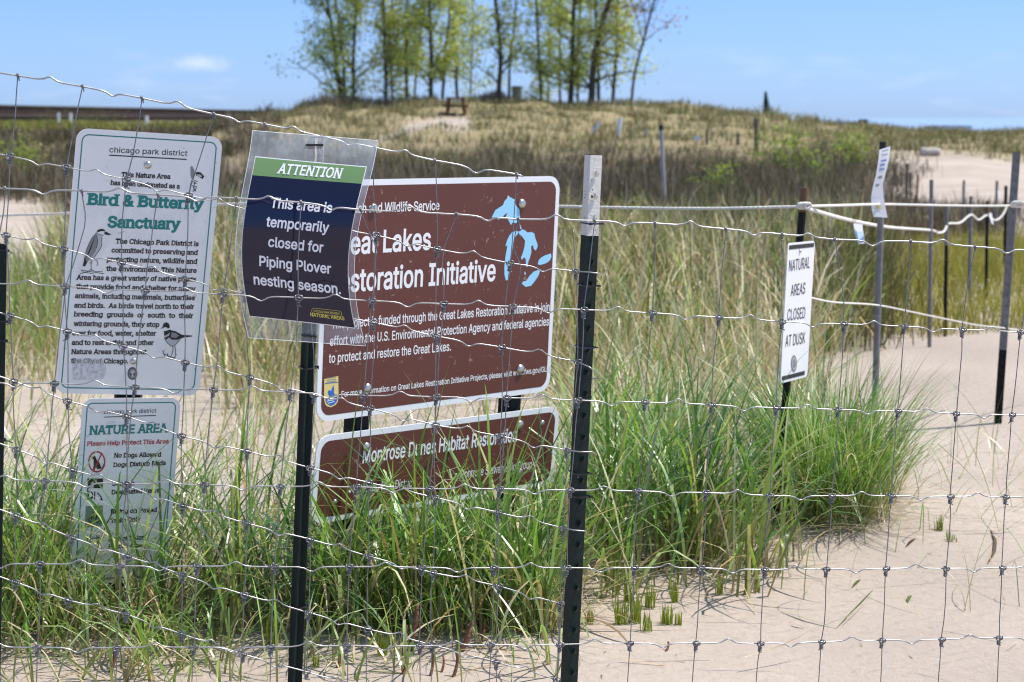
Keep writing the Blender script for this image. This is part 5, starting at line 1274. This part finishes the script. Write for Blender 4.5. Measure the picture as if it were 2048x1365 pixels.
# ------------------------------------------------------------------ small plants and debris on the front sand
def horsetail(px, py, hpx, wpx, n, label):
    g0 = ground_hit(px, py); s = g0[1] / F; N = int(n * 1.7)
    q = np.stack([g0[0] + rng.uniform(-.5, .5, N) * wpx * s, g0[1] + rng.uniform(-.5, .5, N) * wpx * s * 1.2, np.zeros(N)], -1); q[:, 2] = h(q[:, 0], q[:, 1]) - .004
    o = empty('horsetail_tuft', g0, label, 'horsetail', 'green horsetail tufts in the sand')
    g3 = [(.28, .33, .035), (.21, .28, .03), (.36, .38, .05)]
    blades('stems', q, rng.uniform(.5, 1.15, N) * hpx * s, rng.uniform(.003, .005, N), rng.uniform(0, 6.28, N), np.abs(rng.normal(0, .13, N)), rng.uniform(-.1, .2, N), pal(N, g3, (1, 1, 1)), pal(N, g3, (1, 1, 1)), M['dry'], 5, o)
for px, py, hpx, wpx, n, lab in ((1243, 1248, 62, 22, 26, 'widest horsetail tuft, nearest the foot of the studded post on its right'), (1268, 1246, 72, 22, 30, 'tall horsetail tuft close behind the widest one'), (1300, 1216, 62, 22, 26, 'dark horsetail tuft behind the front row of tufts'),
        (1291, 1262, 50, 24, 16, 'thin horsetail tuft lowest on the sand in the front row'), (1334, 1248, 46, 24, 34, 'dense bright horsetail tuft in the middle of the front row'), (1356, 1250, 34, 15, 16, 'small horsetail tuft at the right end of the front row'),
        (1349, 1205, 60, 14, 18, 'slim horsetail tuft at the left foot of the upright broad grass'), (1437, 1188, 46, 14, 16, 'single horsetail tuft right of the upright broad grass'), (1179, 1248, 40, 14, 14, 'horsetail tuft touching the studded post'), (1256, 1203, 50, 12, 14, 'back left horsetail tuft in the grass shade'),
        (1877, 1060, 36, 17, 24, 'dense horsetail tuft on the far sand right of the large clump'), (1904, 1082, 26, 20, 18, 'spread out horsetail tuft lowest on the right sand'), (632, 1334, 34, 12, 14, 'little horsetail tuft right of the ATTENTION post foot'), (764, 1312, 66, 20, 26, 'horsetail tuft under the lower brown sign'), (548, 1286, 60, 30, 26, 'horsetail tuft left of the ATTENTION post'),
        (300, 1290, 60, 60, 40, 'broad horsetail patch below the NATURE AREA sign')):
    horsetail(px, py, hpx, wpx, n, lab)
def stem(px, py, tx, ty, wpx, label):
    g0 = ground_hit(px, py); Y = g0[1]; s = Y / F; tp = at(tx, ty, Y + .02)
    o = empty('dry_reed', g0, label, 'reed', 'rusty brown ringed stems in the sand')
    P = [g0 + (tp - g0) * t + np.array([math.sin(t * 3) * .004, 0, 0]) for t in np.linspace(-.05, 1, 12)]
    mb = MB(); mb.tube(P, [wpx * s / 2 * (1.05 - .25 * k / 11 + (.08 if k % 2 else 0)) for k in range(12)], 8); mb.build('stalk', M['rusty_stem'], o, True)
for px, py, tx, ty, w, lab in ((806, 1349, 808, 1322, 6, 'short rusty stem stub alone on the front sand below the brown signs'), (861, 1352, 866, 1300, 6, 'rusty stem at the left of the three low front ones'), (883, 1345, 886, 1312, 5, 'thin rusty stem between two thicker ones'), (907, 1354, 915, 1306, 7, 'rusty stem with a thick base, right of the three low front ones'),
        (923, 1303, 942, 1246, 12, 'thickest rusty stem under the lower brown sign'), (805, 1312, 812, 1250, 8, 'rusty stem close under the lower brown sign, by a horsetail'), (820, 1302, 834, 1205, 11, 'tallest rusty stem rising into the grass under the brown sign'), (960, 1288, 968, 1250, 6, 'slender rusty stem right of the thickest one'),
        (1080, 1276, 1086, 1254, 8, 'rusty stub left of the studded T-post'), (675, 1336, 682, 1290, 7, 'ringed rusty stem right of the ATTENTION post'), (221, 1345, 229, 1302, 8, 'rusty stem on the sand below the NATURE AREA sign'), (1332, 1303, 1336, 1284, 5, 'tiny rusty stub on open sand below the horsetails'), (716, 1262, 732, 1205, 9, 'rusty stem in the grass just right of the ATTENTION post')):
    stem(px, py, tx, ty, w, lab)
def leaf_bit(pts, w, m, label, name='dry_leaf', lift=.006):
    P = [ground_hit(*p) for p in pts]; P = resample(P, 10); P[:, 2] = h(P[:, 0], P[:, 1]) + lift * .4 + .005 * np.sin(np.linspace(0, 3.1, 10))
    s = P[0][1] / F; mb = MB(); V = []; d_ = np.gradient(P, axis=0)
    for k in range(10):
        n_ = np.cross(d_[k], UP); n_ /= np.linalg.norm(n_); ww = w * s / 2 * math.sin(math.pi * (k + .6) / 10.4)
        V += [P[k] - n_ * ww, P[k] + n_ * ww + UP * ww * .5]
    mb.add(V, [(2 * k, 2 * k + 1, 2 * k + 3, 2 * k + 2) for k in range(9)])
    o = mb.build(name, M[m], None, True, P[0]); tag(o, label, 'leaf', 'leaf bits on the open sand')
leaf_bit([(1981, 1061), (1991, 1085), (1989, 1108), (1975, 1130)], 6, 'leaf_brown', 'curved dark dead leaf strip on the right sand')
leaf_bit([(1811, 1096), (1832, 1078)], 6, 'leaf_brown', 'short straight brown leaf right below the large clump')
leaf_bit([(1815, 1207), (1822, 1193)], 9, 'leaf_green', 'small green leaf on the open sand')
leaf_bit([(1703, 1178), (1722, 1160)], 6, 'leaf_green', 'narrow green blade fragment on the open sand below the large clump')
leaf_bit([(1560, 1224), (1610, 1243), (1672, 1258)], 5, 'leaf_green', 'long fallen green blade lying on the sand')
leaf_bit([(1672, 1259), (1710, 1222), (1746, 1181)], 4, 'leaf_green', 'thin fallen blade crossing upward on the open sand')
leaf_bit([(1580, 1252), (1608, 1258)], 5, 'leaf_green', 'short flat green blade under the long fallen one')
leaf_bit([(1910, 1069), (1990, 1068), (2030, 1064)], 4, 'leaf_green', 'level green blade beside the curved dead leaf')
leaf_bit([(1910, 1212), (1918, 1213)], 5, 'leaf_brown', 'tiny dark crumb on the right sand')
leaf_bit([(525, 1352), (565, 1345)], 6, 'leaf_green', 'green blade lying on sand left of the ATTENTION post')

# ------------------------------------------------------------------ trees
def tree(pts, Y, wpx, leafy, lowleaf, label, cols, wts, n, top=11.5, spread=1.5):
    s = Y / F
    P = [at(x, y, Y) for x, y in pts]; b = P[0]; zg = hz(b[0], Y); b = np.array([b[0], Y, zg - .15]); P[0] = b
    d_ = (P[-1] - P[-2]); d_ = d_ / max(d_[2], .3)
    q = P[-1]
    while q[2] < zg + top:
        q = q + d_ * 1.3 + np.array([rng.normal(0, .10), rng.normal(0, .15), 0]); P.append(q.copy())
    P = resample(np.array(P), 26); P[:, :2] += np.cumsum(rng.normal(0, .012, (26, 2)), 0)
    r0 = wpx * s / 2 * .85; rad = np.linspace(r0, r0 * .22, 26); rad[0] *= 1.3
    o = empty('tree', (b[0], Y, zg), label, 'tree', 'grove of trees on the dune')
    mb = MB(); mb.tube(P, rad, 8); tips = []
    nb = int(16 * leafy) + 6
    for k in range(nb):
        f = rng.uniform(lowleaf, .98); i = min(int(f * 25), 24); c = P[i]; az = rng.uniform(0, 6.28); L_ = rng.uniform(.6, 1.25) * spread * (1 - .5 * f); el = rng.uniform(.45, 1.1)
        Q_ = [c]; dr = np.array([math.cos(az) * math.cos(el), math.sin(az) * math.cos(el), math.sin(el)])
        for j in range(6):
            dr = dr + rng.normal(0, .16, 3) + np.array([0, 0, -.03 + .04 * rng.random()]); dr /= np.linalg.norm(dr); Q_.append(Q_[-1] + dr * L_ / 5)
        mb.tube(Q_, np.linspace(rad[i] * .42 + .008, .006, 7), 5, False); tips += Q_[1:]
        for t_ in range(3):
            j = rng.integers(2, 6); R_ = [Q_[j]]; d2 = rng.normal(0, 1, 3); d2[2] = abs(d2[2]) * .5; d2 /= np.linalg.norm(d2)
            for _ in range(3): R_.append(R_[-1] + d2 * L_ * .16 + rng.normal(0, .03, 3))
            mb.tube(R_, np.linspace(.014, .005, 4), 4, False); tips += R_[1:] * 2
    mb.build('trunk', M['bark'], o, True)
    # leaves cluster about the twigs
    tips = np.array(tips); c = tips[rng.integers(0, len(tips), n)]; cl = rng.random((len(tips),)); 
    C = c + rng.normal(0, .27, (n, 3)); N = n
    nrm = rng.normal(0, 1, (N, 3)); nrm /= np.linalg.norm(nrm, axis=1)[:, None]; a = np.cross(nrm, rng.normal(0, 1, (N, 3))); a /= np.linalg.norm(a, axis=1)[:, None]; b2 = np.cross(nrm, a)
    sz = rng.uniform(.04, .085, N)[:, None]
    V = np.stack([C - a * sz * 1.25, C - b2 * sz * .75, C + a * sz * 1.25, C + b2 * sz * .75], 1)
    Q4 = np.arange(N * 4).reshape(N, 4); col = np.repeat(pal(N, cols, wts, .22)[:, None, :], 4, 1)
    raw_mesh('crown', V, Q4, col, M['leaf'], o, False)
YG = [(.42, .45, .13), (.51, .51, .18), (.33, .37, .10), (.50, .43, .20)]; DG = [(.21, .29, .075), (.29, .36, .10), (.17, .24, .07)]; RD = [(.36, .19, .11), (.40, .25, .15), (.34, .30, .11)]
TR = [
 ([(684, 210), (676, 150), (664, 60), (655, 0)], 108, 11, 1.3, .10, 'dark leaning double-looking tree at the left end of the grove, leaves down low', DG + YG[:1], (2, 2, 1, 2), 3300, 2.1),
 ([(690, 210), (688, 140), (676, 40), (672, 0)], 109, 8, .9, .2, 'slim dark trunk crossing the leftmost tree of the grove', DG + YG, (1, 1, 1, 1, 1, 1, 1), 2000, 1.2),
 ([(707, 206), (706, 130), (710, 40), (716, 0)], 107, 10, 1, .18, 'brown mossy trunk third from the left in the grove', YG, (2, 2, 1, 1), 2400, 1.2),
 ([(773, 205), (772, 110), (768, 0)], 106, 9, 1, .22, 'straight slim trunk with yellowish twigs above the dark undergrowth', YG, (2, 2, 1, 2), 2300, 1.2),
 ([(786, 206), (780, 150), (776, 60), (780, 0)], 109, 6, .7, .2, 'very thin trunk right against the straight slim one', YG, (2, 2, 1, 2), 1300, 1.0),
 ([(813, 204), (813, 120), (816, 0)], 110, 8, .9, .2, 'grey trunk left of a thin leaning one above the undergrowth', YG, (2, 3, 1, 2), 2000, 1.2),
 ([(826, 203), (833, 130), (845, 40), (850, 0)], 111, 6, .7, .2, 'thin trunk leaning right, left of the boldest dark trunk', YG, (2, 2, 1, 2), 1500, 1.0),
 ([(861, 206), (862, 100), (857, 0)], 105, 11, 1, .25, 'bold dark straight trunk left of the picnic table', YG, (3, 2, 2, 1), 2600, 1.3),
 ([(884, 202), (891, 100), (904, 0)], 107, 8, .9, .25, 'slim trunk leaning right just left of the picnic table', YG, (3, 2, 2, 1), 2100, 1.2),
 ([(916, 200), (911, 120), (908, 0)], 110, 8, .9, .22, 'trunk rising right behind the picnic table', YG, (3, 2, 1, 1), 2200, 1.2),
 ([(940, 200), (944, 110), (946, 0)], 113, 4, .8, .18, 'pale sapling with thin yellow leaves right of the picnic table', YG, (3, 3, 1, 1), 1700, .9),
 ([(997, 204), (1000, 110), (994, 40), (990, 0)], 104, 12, .9, .3, 'bold dark trunk standing apart by the gap in the grove', YG, (2, 2, 2, 1), 2000, 1.3),
 ([(1020, 198), (1022, 120), (1027, 80)], 110, 7, .35, .5, 'short broken snag right of the gap trunk', YG, (1, 1, 1, 1), 260, .6),
 ([(1085, 206), (1078, 110), (1072, 0)], 106, 8, 1, .18, 'trunk leaning left with leaves down its side, right of the gap', YG + DG, (2, 2, 1, 1, 1, 1, 1), 2500, 1.3),
 ([(1097, 206), (1098, 120), (1096, 0)], 112, 5, .7, .2, 'faint thin trunk right of the left-leaning one', YG, (2, 2, 1, 1), 1400, 1.0),
 ([(1119, 208), (1120, 120), (1122, 0)], 110, 7, .9, .2, 'slim trunk left of the pair of thick mossy trunks', YG, (3, 2, 1, 1), 2000, 1.2),
 ([(1140, 211), (1145, 110), (1147, 0)], 104, 14, 1, .3, 'thick mossy trunk at the right of the grove, standing before a thinner one', YG, (3, 2, 2, 1), 2500, 1.4),
 ([(1156, 210), (1152, 130), (1160, 0)], 108, 7, .8, .25, 'thin trunk half behind the thick mossy trunk', YG, (3, 2, 1, 1), 1700, 1.1),
 ([(1182, 207), (1188, 110), (1204, 40), (1218, 0)], 104, 17, 1, .3, 'thickest trunk of the grove, leaning right', YG, (3, 2, 2, 1), 2600, 1.4),
 ([(1197, 207), (1196, 120), (1190, 0)], 106, 9, .8, .3, 'trunk joined at the foot to the thickest one', YG, (3, 2, 1, 1), 1900, 1.1),
 ([(1224, 206), (1232, 110), (1236, 0)], 106, 9, .9, .3, 'mossy brown trunk between the thickest one and the reddish tree', YG, (3, 2, 2, 2), 2000, 1.2),
 ([(1262, 207), (1272, 140), (1295, 60), (1312, 0)], 103, 7, .9, .75, 'sparse reddish-leaved tree leaning right at the end of the grove', RD, (2, 2, 2), 1700, 1.75)]
for pts, Y, w, lf, low, lab, cols, wts, n, spd in TR:
    tree(pts, Y, w, lf * 1.5, low * .3, lab, cols, wts, int(n * 1.9), spread=spd * 1.45)
# narrow conifer on the right crest
Y = 108.; c = at(1534, 240, Y); zg = hz(c[0], Y)
cf = empty('conifer', (c[0], Y, zg), 'narrow pointed dark green conifer on the right dune crest', 'tree')
mb = MB(); mb.tube([(c[0], Y, zg - .1), (c[0] - .03, Y, zg + 1.5)], [.05, .01], 6); mb.build('trunk', M['bark'], cf)
N = 1700; f = rng.random(N) ** .8; top = at(1530, 181, Y)[2] - zg; rr = .46 * (1 - f) ** .9 + .02; a = rng.uniform(0, 6.28, N)
q = np.stack([c[0] - .1 * f + rr * np.cos(a) * .6 * rng.random(N), Y + rr * np.sin(a) * .6 * rng.random(N), zg + f * top * .93], -1)
blades('crown', q, rng.uniform(.10, .22, N) * (1.1 - f * .6), rng.uniform(.02, .035, N), a, rng.uniform(.3, 1.0, N), rng.uniform(-.3, .3, N), pal(N, [(.02, .06, .045)], (1,)), pal(N, [(.03, .085, .06), (.02, .06, .045)], (1, 1)), M['far'], 3, cf)
